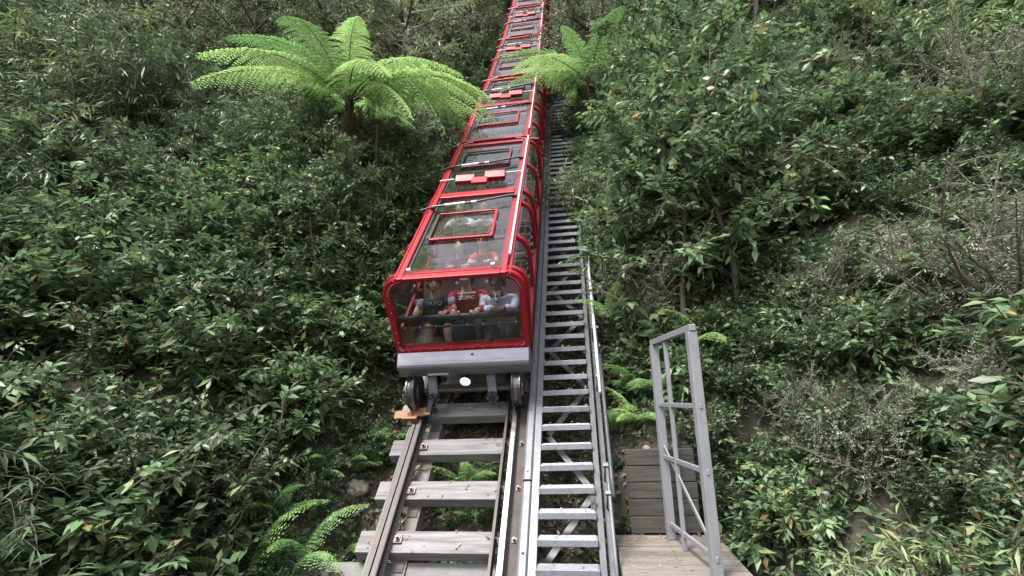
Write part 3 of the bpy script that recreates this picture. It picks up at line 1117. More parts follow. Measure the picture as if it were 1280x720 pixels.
def person(label, head, face_dir, neck_base, chest, pelvis, arms, legs, skin, shirt, sleeve, trousers, hair, hair_len, k=1.0,
           long_sleeve=False, bare_knee=True, shirt_open=None, tilt=Vector((0, 0, 1))):
    """all joints are world positions; arms = ((shoulder, elbow, hand), ...), legs = ((hip, knee, ankle, toe), ...)"""
    root = thing('person', label, 'person', pelvis, group='passengers on the train')
    O = Vector(pelvis)
    V_ = lambda q: Vector(q) - O
    pv, cs, nb, hd_ = V_(pelvis), V_(chest), V_(neck_base), V_(head)
    nodes = [(pv, (.125 * k, .10 * k)), (pv.lerp(cs, .5), (.115 * k, .095 * k)), (cs, (.135 * k, .10 * k)), (nb, (.07 * k, .065 * k)), (nb.lerp(hd_, .55), .05 * k), (hd_ - Vector((0, 0, .02 * k)), .052 * k)]
    edges = [(0, 1), (1, 2), (2, 3), (3, 4), (4, 5)]
    for sh, el, ha in arms:
        i = len(nodes)
        sh, el, ha = V_(sh), V_(el), V_(ha)
        nodes += [(sh, .058 * k), (el, .04 * k), (ha.lerp(el, .18), .028 * k), (ha, (.036 * k, .02 * k))]
        edges += [(2, i), (i, i + 1), (i + 1, i + 2), (i + 2, i + 3)]
    for hp, kn, an, to in legs:
        i = len(nodes)
        hp, kn, an, to = map(V_, (hp, kn, an, to))
        nodes += [(hp, .085 * k), (kn, .058 * k), (kn.lerp(an, .35), .056 * k), (an, .036 * k), (to, .03 * k)]
        edges += [(0, i), (i, i + 1), (i + 1, i + 2), (i + 2, i + 3), (i + 3, i + 4)]
    mb = MB()
    mb.add(*skin_mesh(nodes, edges, 0))
    fd = Vector(face_dir).normalized()
    W = head_mesh(mb, hd_, fd, tilt, k)
    for q, (sh, el, ha) in enumerate(arms):
        sh, el, ha = V_(sh), V_(el), V_(ha)
        d = (ha - el).normalized()
        sd = Vector((1, 0, 0)) if q == 0 else Vector((-1, 0, 0))
        fingers(mb, ha, Vector((0, -1, -.25)), -sd, Vector((0, -.3, -1)), k)
    mb.build('body', [skin, MT['eye'], MT['lip']], root, smooth=True)
    # clothing: looser surfaces grown on the same joints
    t_nodes = [(pv, (.155 * k, .13 * k)), (pv.lerp(cs, .5), (.15 * k, .125 * k)), (cs, (.165 * k, .125 * k)), (nb - Vector((0, 0, .015)), (.095 * k, .08 * k))]
    te = [(0, 1), (1, 2), (2, 3)]
    for sh, el, ha in arms:
        i = len(t_nodes)
        t_nodes += [(V_(sh), .078 * k)]
        te += [(2, i)]
        if sleeve is shirt:
            sh, el, ha = V_(sh), V_(el), V_(ha)
            if long_sleeve:
                t_nodes += [(el, .062 * k), (el.lerp(ha, .78), .048 * k)]
                te += [(i, i + 1), (i + 1, i + 2)]
            else:
                t_nodes += [(sh.lerp(el, .6), .065 * k)]
                te += [(i, i + 1)]
    mb = MB()
    sv_, sf_ = skin_mesh(t_nodes, te, 0)
    for q in sv_:                                   # creases in the cloth
        w_ = mnoise.noise(Vector((q.x * 13, q.y * 13, q.z * 26)) + O * 7) * .011 + mnoise.noise(q * 38 + O) * .005
        q += Vector((q.x, q.y, 0)).normalized() * w_
    mb.add(sv_, sf_)
    mb.build('shirt', shirt, root, smooth=True)
    if sleeve is not shirt:
        for sh, el, ha in arms:
            sh, el = V_(sh), V_(el)
            mb = MB()
            mb.add(*skin_mesh([(cs.lerp(sh, .75), .082 * k), (sh, .086 * k), (sh.lerp(el, .62), .068 * k)], [(0, 1), (1, 2)], 0))
            mb.build('sleeve', sleeve, root, smooth=True)
    l_nodes, le = [(pv - Vector((0, 0, .02)), .15 * k)], []
    for hp, kn, an, to in legs:
        i = len(l_nodes)
        hp, kn, an = map(V_, (hp, kn, an))
        l_nodes += [(hp, .11 * k), (hp.lerp(kn, .72), .092 * k)]
        le += [(0, i), (i, i + 1)]
        if not bare_knee:
            l_nodes += [(kn, .078 * k), (kn.lerp(an, .8), .058 * k)]
            le += [(i + 1, i + 2), (i + 2, i + 3)]
    mb = MB()
    mb.add(*skin_mesh(l_nodes, le, 0))
    mb.build('shorts' if bare_knee else 'trousers', trousers, root, smooth=True)
    for hp, kn, an, to in legs:
        an, to = V_(an), V_(to)
        mb = MB()
        mb.add(*skin_mesh([(an, .05 * k), (an.lerp(to, .5) - Vector((0, 0, .015)), (.05 * k, .04 * k)), (to, (.045 * k, .03 * k))], [(0, 1), (1, 2)], 0, 1))
        mb.build('shoe', MT['cl_dark'], root, smooth=True)
    # hair cap: the top and back of the skull, with uneven edge
    mb = MB()
    seg, ring = 18, 9
    vs, fs = [], []
    for i in range(ring + 1):
        for j in range(seg):
            t = 2 * math.pi * j / seg
            back = .5 - .5 * math.sin(t)
            amax = R(62) + R(75) * back ** .7
            a = amax * i / ring
            w = 1.0 + .05 * math.sin(j * 5.1 + i * 2.3)
            p_ = Vector((.087 * math.sin(a) * math.cos(t) * w, .106 * math.sin(a) * math.sin(t) * w - .006, .128 * math.cos(a) * w))
            vs.append(W(p_))
    for i in range(ring):
        for j in range(seg):
            fs.append((i * seg + j, i * seg + (j + 1) % seg, (i + 1) * seg + (j + 1) % seg, (i + 1) * seg + j))
    mb.add(vs, fs)
    if hair_len > 0:
        for j in range(22):
            t = R(-30) - R(120) * j / 21 if j % 2 else R(-20) - R(140) * j / 21
            x, y = .075 * math.cos(t), .085 * math.sin(t) - .005
            q0 = Vector((x, y, .03))
            mb.tube([W(q0), W(q0 * 1.08 + Vector((0, 0, -.10))), W(Vector((x * 1.15, y * .9, -.03 - hair_len)))], [.022, .024, .008], 6)
    mb.build('hair', hair, root, smooth=True)
    return root, O

def print_text(root, body, size, origin, m, rot_x=90, extra=None):
    cu = bpy.data.curves.new('print', 'FONT')
    cu.body = body
    cu.size = size
    cu.align_x = 'CENTER'
    cu.extrude = .002
    cu.resolution_u = 2
    o = bpy.data.objects.new('print', cu)
    col.objects.link(o)
    bpy.context.view_layer.update()
    me = bpy.data.meshes.new_from_object(o.evaluated_get(bpy.context.evaluated_depsgraph_get()))
    bpy.data.objects.remove(o)
    me.materials.clear()
    me.materials.append(m)
    p_ = link('shirt_print', me, root)
    p_.location = origin
    p_.rotation_euler = (R(rot_x), 0, 0)
    return p_

def seated(hx, hy, hz, hands, k=1.0, knees=.12):
    # joints for a sitter whose head is at (hx, hy, hz), facing -Y
    v = Vector
    hd_ = v((hx, hy, hz))
    nb = v((hx, hy + .05 * k, hz - .15 * k))
    cs = v((hx, hy + .16 * k, hz - .31 * k))
    pv = v((hx, hy + .50 * k, hz - .56 * k))
    arms = []
    for sx, ha in zip((-1, 1), hands):
        sh = v((hx + sx * .19 * k, hy + .12 * k, hz - .215 * k))
        ha = v(ha)
        el = (sh + ha) / 2 + v((sx * .06 * k, .06, -.05 * k))
        arms.append((sh, el, ha))
    legs = []
    for sx in (-1, 1):
        hp = pv + v((sx * .09 * k, -.02, -.02))
        kn = pv + v((sx * knees * k, -.36 * k, .07 * k))
        an = kn + v((sx * .01, .12 * k, -.33 * k))
        legs.append((hp, kn, an, an + v((0, -.13 * k, -.03))))
    return dict(head=hd_, neck_base=nb, chest=cs, pelvis=pv, arms=arms, legs=legs)

D0 = Vector((0.15, -1, -.25))
j = seated(-.35, .46, 2.36, ((-.545, .40, 1.985), (-.205, .40, 1.965)), 1.08)
r_, O = person('child in dark green shirt with grey sleeves, hands on bar, left of front row', face_dir=(.38, -1, -.38), skin=MT['skin'], shirt=MT['cl_green'], sleeve=MT['cl_grey'], trousers=MT['cl_dark'], hair=MT['hair_brown'], hair_len=0, k=1.08, **j)
print_text(r_, 'PAYO', .085, Vector((-.35, .445, 2.065)) - O, MT['cl_grey'])
mb = MB()
mb.lathe_x([(-.012, .034), (.012, .034), (.012, .03), (-.012, .03), (-.012, .034)], (0, 0, 0), 12)
o = mb.build('wristwatch', MT['black'], r_)
o.location = Vector((-.19, .435, 2.005)) - O
o.rotation_euler = (0, R(70), 0)
j = seated(.055, .50, 2.425, ((-.07, .41, 1.96), (.19, .41, 1.96)), 1.15)
r_, O = person('person in a maroon sweatshirt with white printing, middle of the front row', face_dir=(-.3, -1, -.02), bare_knee=False, skin=MT['skin'], shirt=MT['cl_maroon'], sleeve=MT['cl_maroon'], trousers=MT['cl_dark'], hair=MT['hair_brown'], hair_len=0, k=1.15, long_sleeve=True, **j)
print_text(r_, 'ZOMC', .072, Vector((.07, .462, 2.12)) - O, MT['white'])
mb = MB()
mb.bar(Vector((-.04, .462, 2.205)) - O, Vector((.19, .462, 2.205)) - O, .003, .014)
mb.bar(Vector((-.01, .460, 2.12)) - O, Vector((.03, .460, 2.24)) - O, .003, .014)
mb.build('shirt_print', MT['white'], r_)
j = seated(.46, .47, 2.335, ((.45, .38, 1.975), (.52, .38, 1.975)), 1.12)
r_, O = person('person in a pale blue open jacket, hands clasped, right of the front row', face_dir=(-.15, -1, -.45), bare_knee=False, skin=MT['skin_dark'], shirt=MT['cl_denim'], sleeve=MT['cl_denim'], trousers=MT['cl_dark'], hair=MT['hair_black'], hair_len=.04, k=1.12, long_sleeve=True, **j)
mb = MB()
mb.add([Vector(q) - O for q in ((.41, .455, 2.21), (.52, .455, 2.21), (.485, .445, 2.08), (.45, .445, 2.08), (.41, .49, 2.21), (.52, .49, 2.21), (.485, .48, 2.08), (.45, .48, 2.08))], [(0, 1, 2, 3), (4, 7, 6, 5), (0, 4, 5, 1), (1, 5, 6, 2), (2, 6, 7, 3), (3, 7, 4, 0)])
mb.build('top', MT['cl_beige'], r_, bevel=.012)
mb = MB()
mb.ball(Vector((.47, .425, 2.13)) - O, (.018, .006, .025), 8, 5)
mb.build('pendant', MT['black'], r_)

j = seated(-.22, 1.31, 3.09, ((-.30, 1.10, 2.74), (-.08, 1.10, 2.74)), .95)
person('person with black hair and a purple top, second row behind the windscreen', face_dir=(.1, -1, .1), skin=MT['skin'], shirt=MT['cl_purple'], sleeve=MT['cl_purple'], trousers=MT['cl_dark'], hair=MT['hair_black'], hair_len=.1, k=.95, long_sleeve=True, **j)
j = seated(.12, 1.31, 3.13, ((.02, 1.08, 2.78), (.24, 1.08, 2.78)), .95)
r_, O = person('person in a red top with dark glasses, second row beside the purple top', face_dir=(0, -1, .1), skin=MT['skin'], shirt=MT['cl_red'], sleeve=MT['cl_red'], trousers=MT['cl_white'], hair=MT['hair_brown'], hair_len=0.02, k=.95, **j)
mb = MB()
for sx in (-1, 1):
    mb.box(Vector((.12 + .032 * sx, 1.215, 3.135)) - O, (.052, .012, .034))
mb.build('glasses', MT['eye'], r_)
j = seated(-.44, 2.22, 4.03, ((-.55, 1.95, 3.65), (-.30, 1.95, 3.65)), .95)
person('brown haired person in an open white shirt, seated under the roof hatch', face_dir=(.1, -1, .1), skin=MT['skin'], shirt=MT['cl_white'], sleeve=MT['cl_white'], trousers=MT['cl_dark'], hair=MT['hair_brown'], hair_len=0, k=.95, long_sleeve=True, **j)
j = seated(-.02, 2.22, 3.98, ((-.14, 1.96, 3.62), (.10, 1.96, 3.62)), .9)
person('ginger haired person in a white and mint top, right of the white shirt', face_dir=(.05, -1, .05), skin=MT['skin'], shirt=MT['cl_white'], sleeve=MT['cl_mint'], trousers=MT['cl_dark'], hair=MT['hair_ginger'], hair_len=.12, k=.9, **j)

# ------------------------------------------------------------------ vegetation
def unit(a):
    return a / np.maximum(np.linalg.norm(a, axis=-1, keepdims=True), 1e-9)

def leaves(base, d, nrm, L, W, droop=.25, fold=.12):
    """one folded, drooping blade of four triangles for every row"""
    n = len(base)
    d = unit(d)
    sd = unit(np.cross(d, nrm))
    nn = np.cross(sd, d)
    L = np.broadcast_to(np.asarray(L, float), (n,))[:, None]
    W = np.broadcast_to(np.asarray(W, float), (n,))[:, None]
    midp = base + d * L * .45 - np.array([0, 0, 1]) * L * droop * .15
    l = midp + sd * W * .5 + nn * W * fold
    r = midp - sd * W * .5 + nn * W * fold
    tip = base + d * L * (1 - .15 * droop) - np.array([0, 0, 1]) * L * droop * .55
    V = np.stack([base, l, midp, r, tip], 1).reshape(-1, 3)
    o = (np.arange(n) * 5)[:, None]
    F = np.concatenate([o + np.array([[0, 2, 1]]), o + np.array([[0, 3, 2]]), o + np.array([[1, 2, 4]]), o + np.array([[2, 3, 4]])], 0)
    return V, F

def twiggy(stems, ntwig, tl, nleaf, L, W, droop, rs, start=.25, up_tw=.25, spread=.9, mb=None, twr=.004, ldroop=.3, sub=1):
    """leaves set alternately along twigs that leave the given stems (polylines)"""
    B, Dr, Nn, Ls = [], [], [], []
    for pts in stems:
        pts = np.asarray(pts)
        seg = np.linalg.norm(np.diff(pts, axis=0), axis=1)
        cum = np.concatenate([[0], np.cumsum(seg)])
        for q in range(ntwig):
            u = start + (1 - start) * (q + rs.random()) / ntwig
            s = u * cum[-1]
            p = np.array([np.interp(s, cum, pts[:, i]) for i in range(3)])
            p2 = np.array([np.interp(min(s + .05, cum[-1]), cum, pts[:, i]) for i in range(3)])
            sd = unit(p2 - p + 1e-6)
            td = unit(sd * .45 + rs.normal(size=3) * spread * .6 + np.array([0, 0, up_tw]))
            ln = tl * (.5 + .7 * rs.random()) * (1.15 - .4 * u)
            end = p + td * ln + np.array([0, 0, -1]) * droop * ln * .4
            if mb is not None:
                mb.tube([p, (p + end) / 2 + np.array([0, 0, .04 * ln]), end], [twr, twr * .8, twr * .5], 3, cap=False)
            perp = unit(np.cross(td, np.array([0, 0, 1.0]) + .3 * rs.normal(size=3)))
            for k in range(nleaf):
                f = (k + .6) / nleaf
                b = p + (end - p) * f
                sgn = 1 if k % 2 else -1
                dd = td * .55 + perp * sgn * .8 + rs.normal(size=3) * .28 + np.array([0, 0, -droop * .5])
                if k == nleaf - 1: dd = td + rs.normal(size=3) * .2 + np.array([0, 0, -droop * .5])
                B.append(b)
                Dr.append(dd)
                Nn.append(np.array([0, 0, 1.0]) + rs.normal(size=3) * .45)
                Ls.append(.65 + .6 * rs.random())
    B, Dr, Nn, Ls = map(np.array, (B, Dr, Nn, Ls))
    return leaves(B, Dr, Nn, L * Ls, W * Ls, ldroop)

def arch_stems(n, h, spread, rs, mb, r0, base=(0, 0, 0), droop=.2, min_h=.6):
    out = []
    for i in range(n):
        az = 2 * math.pi * (i + rs.random() * .8) / n
        lean = spread * (.15 + .85 * rs.random() ** .7)
        d = np.array([math.cos(az) * lean, math.sin(az) * lean, 1.0])
        d /= np.linalg.norm(d)
        ln = h * (min_h + (1 - min_h) * rs.random())
        pts = []
        wob = rs.normal(size=(2, 3)) * .06 * h
        for k in range(7):
            u = k / 6
            pts.append(np.array(base) + d * ln * u + np.array([0, 0, -1]) * droop * ln * u * u * lean + wob[0] * math.sin(u * 3) + wob[1] * math.sin(u * 6) * .4)
        mb.tube(pts, [r0 * (1 - .75 * k / 6) for k in range(7)], 5, cap=False)
        out.append(pts)
    return out

PROTO = {}
def shrub_proto(kind, seed, nst, h, spread, ntw, tl, nl, L, W, droop, leafm, stem='twig', r0=.012, ldroop=.3, start=.12):
    rs = np.random.default_rng(seed)
    mb = MB()
    stems = arch_stems(nst, h, spread, rs, mb, r0)
    V, F = twiggy(stems, ntw, tl, nl, L, W, droop, rs, start, mb=mb, ldroop=ldroop)
    PROTO.setdefault(kind, []).append((mb.mesh('stems', MT[stem], False), tri_mesh('crown', V, F, MT[leafm])))

def tree_proto(kind, seed, h, crown_r, nlimb, ntw, tl, nl, L, W, droop, leafm, bark='bark', r0=.09):
    rs = np.random.default_rng(seed)
    mb = MB()
    wob = rs.normal(size=2) * .12
    tp = [np.array([wob[0] * u * u * h * .4 + .06 * math.sin(u * 7), wob[1] * u * u * h * .4 + .05 * math.sin(u * 5 + 1), h * u]) for u in np.linspace(0, 1, 9)]
    mb.tube(tp, [r0 * (1.25 if k == 0 else 1) * (1 - .8 * k / 8) for k in range(9)], 8, cap=False)
    limbs = []
    tmb = MB()
    for i in range(nlimb):
        u = .28 + .72 * (i + rs.random()) / nlimb
        p = np.array([np.interp(u * h, np.linspace(0, h, 9), [q[a] for q in tp]) for a in range(3)])
        az = i * 2.4 + rs.random()
        ln = crown_r * (.55 + .6 * rs.random()) * (1.1 - .55 * abs(u - .55))
        d = np.array([math.cos(az), math.sin(az), .25 + .7 * (u - .3)])
        d /= np.linalg.norm(d)
        w_ = rs.normal(size=3) * .1 * ln
        pts = [p + d * ln * t + np.array([0, 0, -.25 * ln * t * t]) + w_ * math.sin(3 * t) for t in np.linspace(0, 1, 6)]
        mb.tube(pts, [r0 * .38 * (1 - .8 * t) for t in np.linspace(0, 1, 6)], 5, cap=False)
        limbs.append(pts)
    V, F = twiggy(limbs, ntw, tl, nl, L, W, droop, rs, .2, mb=mb, twr=.006)
    PROTO.setdefault(kind, []).append((mb.mesh('trunk', MT[bark], False), tri_mesh('crown', V, F, MT[leafm])))

for q in range(3):
    shrub_proto('broad', 20 + q, 15, .95, .95, 13, .26, 9, .105, .042, .35, 'leaf_broad')
for q in range(2):
    shrub_proto('dark', 30 + q, 18, 1.0, .85, 15, .26, 10, .075, .034, .3, 'leaf_dark')
for q in range(2):
    shrub_proto('narrow', 40 + q, 18, 1.35, .6, 16, .30, 11, .125, .016, .75, 'leaf_dark', ldroop=.7)
shrub_proto('bamboo', 45, 14, 1.5, .55, 14, .28, 9, .13, .019, .6, 'leaf_pale', ldroop=.6)
for q in range(2):
    shrub_proto('fine', 50 + q, 22, 1.15, .85, 22, .30, 22, .032, .0065, .35, 'leaf_fine', ldroop=.2)
shrub_proto('bigleaf', 65, 10, 1.05, .8, 8, .24, 7, .17, .068, .3, 'leaf_broad', start=.2)
shrub_proto('bigleaf', 66, 12, 1.15, .7, 8, .24, 7, .15, .062, .4, 'leaf_olive', start=.2)
shrub_proto('whorl', 60, 9, .8, .9, 6, .16, 7, .135, .052, .2, 'leaf_broad', start=.4)
shrub_proto('orange', 61, 6, .7, .6, 7, .2, 9, .11, .02, .3, 'leaf_tan')
for q in range(2):
    tree_proto('olive', 70 + q, 3.9, 1.7, 22, 17, .5, 10, .11, .036, .4, 'leaf_olive')
for q in range(2):
    tree_proto('darktree', 80 + q, 3.6, 1.6, 22, 17, .45, 10, .10, .042, .35, 'leaf_dark')
for q in range(2):
    tree_proto('sapling', 95 + q, 2.5, 1.15, 20, 14, .36, 9, .115, .05, .35, 'leaf_broad', r0=.035)
tree_proto('paletree', 90, 4.2, 1.5, 20, 16, .5, 10, .13, .022, .7, 'leaf_pale', 'palebark', .085)

def put(kind, name, loc, rotz, scale, label, cat, group, tilt=(0, 0), which=None):
    pr = PROTO[kind]
    a, b = pr[which if which is not None else rng.integers(len(pr))]
    t = thing(name, label, cat, loc, (tilt[0], tilt[1], rotz), group)
    t.scale = (scale,) * 3
    link(a.name.split('.')[0], a, t)
    link('crown', b, t)
    return t

# ---- ferns
def frond_arrays(L, npair, wid, arch, sag, rs, npin=16, bip=True, tipw=.0):
    """a feather frond along +X: rachis points, then pinnae with their pinnules as kite-shaped blades"""
    us = np.linspace(0, 1, 40)
    rx = L * us
    rz = arch * L * us - sag * L * us ** 2.2
    side = .05 * L * np.sin(us * 2.5) * rs.normal()
    rach = np.stack([rx, side, rz], 1)
    B, Dr, Nn, Ls, Ws = [], [], [], [], []
    for i in range(npair):
        u = .10 + .89 * (i + .5) / npair
        p = np.array([np.interp(u, us, rach[:, a]) for a in range(3)])
        p2 = np.array([np.interp(min(u + .02, 1), us, rach[:, a]) for a in range(3)])
        t = unit(p2 - p + 1e-9)
        w = wid * min(1, ((u - .04) / .22)) ** .6 * (1 - u) ** .55 * 1.18 + tipw
        for sg in (-1, 1):
            ly = np.array([0, sg, 0.0])
            pd = unit(ly * .93 + t * (.28 + .55 * u) + rs.normal(size=3) * .05)
            wl_ = w * (.92 + .16 * rs.random())
            if not bip:
                B.append(p); Dr.append(pd + np.array([0, 0, -.12])); Nn.append(np.cross(t, ly) * sg + rs.normal(size=3) * .12); Ls.append(wl_); Ws.append(L / npair * .72)
                continue
            n_ = max(4, int(npin * wl_ / wid))
            drp = .42 + .18 * rs.random()
            for k in range(n_):
                f = (k + .4) / n_
                b = p + pd * wl_ * f + np.array([0, 0, -1]) * drp * wl_ * f * f
                tl_ = (L / npair) * .66 * (1 - f) ** .5 + .006
                q = unit(np.cross(pd, np.array([0, 0, 1.0])))
                for s2 in (-1, 1):
                    B.append(b); Dr.append(q * s2 * .85 + pd * .5 + np.array([0, 0, -.22])); Nn.append(np.array([0, 0, 1.0]) + rs.normal(size=3) * .18)
                    Ls.append(tl_); Ws.append(wl_ / n_ * 1.05)
    V, F = blades(np.array(B), np.array(Dr), np.array(Nn), np.array(Ls), np.array(Ws))
    return rach, V, F

def blades(base, d, nrm, L, W):
    n = len(base)
    d = unit(d)
    sd = unit(np.cross(d, nrm))
    L, W = L[:, None], W[:, None]
    m_ = base + d * L * .4
    V = np.stack([base, m_ + sd * W * .5, base + d * L - np.array([0, 0, .12]) * L, m_ - sd * W * .5], 1).reshape(-1, 3)
    o = (np.arange(n) * 4)[:, None]
    return V, np.concatenate([o + np.array([[0, 1, 2]]), o + np.array([[0, 2, 3]])], 0)

def frond_mesh(leafm, *a, r=.012, **k):
    rach, V, F = frond_arrays(*a, **k)
    mb = MB()
    mb.tube(rach[::3], [r * (1 - .8 * i / 13) for i in range(len(rach[::3]))], 5, cap=False)
    F2 = [tuple(int(q) for q in f) for f in F]
    o = len(mb.v)
    mb.v += [tuple(v) for v in V]
    mb.f += [tuple(q + o for q in f) for f in F2]
    mb.mi += [1] * len(F2)
    me = bpy.data.meshes.new('frond')
    me.from_pydata(mb.v, [], mb.f)
    me.materials.append(MT['twig'])
    me.materials.append(MT[leafm])
    me.polygons.foreach_set('material_index', mb.mi)
    return me

rs0 = np.random.default_rng(5)
BIG = [frond_mesh(m_, 2.15, 32, .47, a, b, rs0, npin=18) for a, b, m_ in ((.55, .72, 'fern'), (.40, .68, 'fern'), (.75, .95, 'fern_mid'))]
MID = [frond_mesh('fern_mid', 1.6, 26, .34, a, b, rs0, npin=14, r=.009) for a, b in ((.7, .75), (.45, .7))]
SMALL = [frond_mesh('fern_mid', .62, 22, .15, a, b, rs0, npin=9, r=.004) for a, b in ((.8, .75), (.5, .6))]
LIME = [frond_mesh('fern', .62, 22, .16, a, b, rs0, npin=9, r=.004) for a, b in ((.75, .7), (.5, .65))]
DEAD = [frond_mesh('fern_dead', 1.3, 22, .2, .1, 1.0, rs0, npin=9, r=.009)]

def fern(name, label, cat, loc, meshes, fr, trunk=0, trunk_r=.09, group=None, scale=1.0, lean=(0, 0)):
    """fr: (azimuth, pitch, size, roll) for each frond; every frond is a part"""
    t = thing(name, label, cat, loc, group=group)
    top = Vector((lean[0], lean[1], trunk))
    if trunk:
        mb = MB()
        pts = [Vector((lean[0] * u * u, lean[1] * u * u, trunk * u)) for u in np.linspace(0, 1, 10)]
        mb.tube(pts, [trunk_r * (1.2 - .3 * u + .05 * math.sin(19 * u)) for u in np.linspace(0, 1, 10)], 10)
        for k in range(60):
            u = random.random()
            a = random.random() * 6.28
            c = Vector((lean[0] * u * u, lean[1] * u * u, trunk * u)) + Vector((math.cos(a), math.sin(a), 0)) * trunk_r
            mb.tube([c, c + Vector((math.cos(a) * .05, math.sin(a) * .05, .04))], [.014, .006], 4)
        mb.build('trunk', MT['fibre'], t)
    for i, (az, pt, sz, rl) in enumerate(fr):
        o = link('frond', meshes[i % len(meshes)], t)
        o.location = top
        o.rotation_euler = (Matrix.Rotation(az, 3, 'Z') @ Matrix.Rotation(-pt, 3, 'Y') @ Matrix.Rotation(rl, 3, 'X')).to_euler()
        o.scale = (sz * scale,) * 3
    return t

def gz(x, y):
    return float(ground_z(x, y))

# the bright tree fern at the upper left: its fronds reach right towards the train
cx, cy, ct = -2.9, 3.1, 6.85
fern('tree_fern', 'large bright lime green tree fern with arching fronds at upper left', 'tree fern', (cx, cy, gz(cx, cy)), BIG,
     [(R(8), R(8), .95, R(-8)), (R(-28), R(4), .98, R(10)), (R(35), R(5), .9, R(-6)), (R(-8), R(-8), 1.08, R(5)), (R(-55), R(-6), .95, R(14)), (R(-85), R(8), .85, 0),
      (R(75), R(8), .85, 0), (R(120), R(8), .9, 0), (R(165), R(6), 1.0, 0), (R(205), R(10), .95, 0), (R(-115), R(4), .95, 0), (R(245), R(12), .8, 0), (R(-60), R(12), .8, 0), (R(20), R(12), .9, 0), (R(-22), R(-20), .95, R(10)), (R(3), R(3), 1.0, R(-5)), (R(-42), R(-16), .9, R(12))],
     trunk=ct - gz(cx, cy), trunk_r=.10, scale=1.38)
for a_ in range(7):
    o = link('dead_frond', DEAD[0], bpy.data.objects['tree_fern'])
    o.location = (0, 0, ct - gz(cx, cy) - .1)
    o.rotation_euler = (0, R(62 + 4 * (a_ % 3)), a_ * .9)
    o.scale = (.9,) * 3
cx, cy = 2.08, 6.45
ct = 8.85
fern('tree_fern', 'slender green tree fern leaning over the stairs at upper right, fronds touching the train', 'tree fern', (cx + .2, cy, gz(cx + .2, cy)), [MID[0], MID[1], BIG[1]],
     [(R(185), R(25), .85, R(8)), (R(205), R(2), .80, R(-10)), (R(160), R(30), .8, 0), (R(-20), R(24), .8, 0), (R(25), R(28), .8, 0), (R(60), R(12), .8, 0), (R(-70), R(14), .75, 0), (R(110), R(20), .8, 0), (R(235), R(-4), .75, 0), (R(-110), R(20), .6, 0)],
     trunk=ct - gz(cx + .2, cy), trunk_r=.05, lean=(-.2, 0), scale=1.9)

def ground_fern(x, y, sc, label, meshes, n=7, group='small ferns on the forest floor', dz=0):
    a0 = random.random() * 6.28
    fern('ground_fern', label, 'fern', (x, y, gz(x, y) + dz), meshes, [(a0 + 6.283 * i / n + random.uniform(-.3, .3), R(random.uniform(5, 45)), random.uniform(.75, 1.15), random.uniform(-.2, .2)) for i in range(n)], scale=sc, group=group)

ground_fern(.02, .66, 1.0, 'green fern growing under the track between the lowest sleepers', LIME, 9, None, .18)
ground_fern(.25, .50, .5, 'smaller fern at the right rail beneath the lowest sleepers', SMALL, 7, None, .15)
ground_fern(2.12, 1.12, 1.05, 'bright fern clump just above the retaining wall', LIME, 9, None)
ground_fern(2.42, 1.3, .9, 'second bright fern behind the retaining wall, nearer the railing', LIME, 8, None)
ground_fern(1.82, 1.35, .8, 'bright fern beside the handrail below the strap leaved tuft', LIME, 7, None)
ground_fern(-1.95, 2.1, 1.15, 'lime green fern low on the left bank beside the front carriage', LIME, 7, None, .25)
ground_fern(-1.8, 1.75, .95, 'small lime fern just below the larger one on the left bank', LIME, 6, None, .05)
ground_fern(-1.55, .7, .8, 'small green fern at the lower left near the track end', LIME, 6, None, .1)
ground_fern(1.95, 2.1, 1.1, 'fern frond spray reaching across the stair treads from the right', LIME, 6, None, .95)
for k in range(46):
    sd = -1 if k % 2 else 1
    x = sd * random.uniform(1.5, 5.5) if sd < 0 else random.uniform(2.1, 6.5)
    y = random.uniform(-2.5, 6) if sd < 0 else random.uniform(.95, 6)
    ground_fern(x, y, random.uniform(.8, 1.5), 'small fern in the undergrowth on the %s bank' % ('left' if sd < 0 else 'right'), random.choice([SMALL, SMALL, LIME]), 6, 'small ferns on the %s bank' % ('left' if sd < 0 else 'right'), .15)
for x, y, sc_ in ((-1.25, .25, .7), (-1.3, -.2, .8), (-1.75, .3, .9), (-1.2, 1.2, .6), (-1.3, .95, .6), (-1.6, -.6, .9), (-1.2, -.6, .6), (-1.9, -.3, 1.0)):
    ground_fern(x, y, sc_, 'small fern on the bare soil at the lower left of the track', SMALL, 6, 'small ferns at the lower left of the track', .1)
for k in range(7):
    x, y = random.uniform(-.35, .35), random.uniform(.4, 2.6)
    ground_fern(x, y, random.uniform(.35, .65), 'tiny fern in the leaf litter under the track', SMALL, 5, 'tiny ferns under the track')
t = fern('dead_frond', 'brown dead fern fronds hanging at the left edge beside the train', 'dead frond', (-2.45, 2.6, 4.35), DEAD, [(R(-40), R(-55), .9, 0), (R(-70), R(-65), .8, .2), (R(-15), R(-70), .85, 0)])

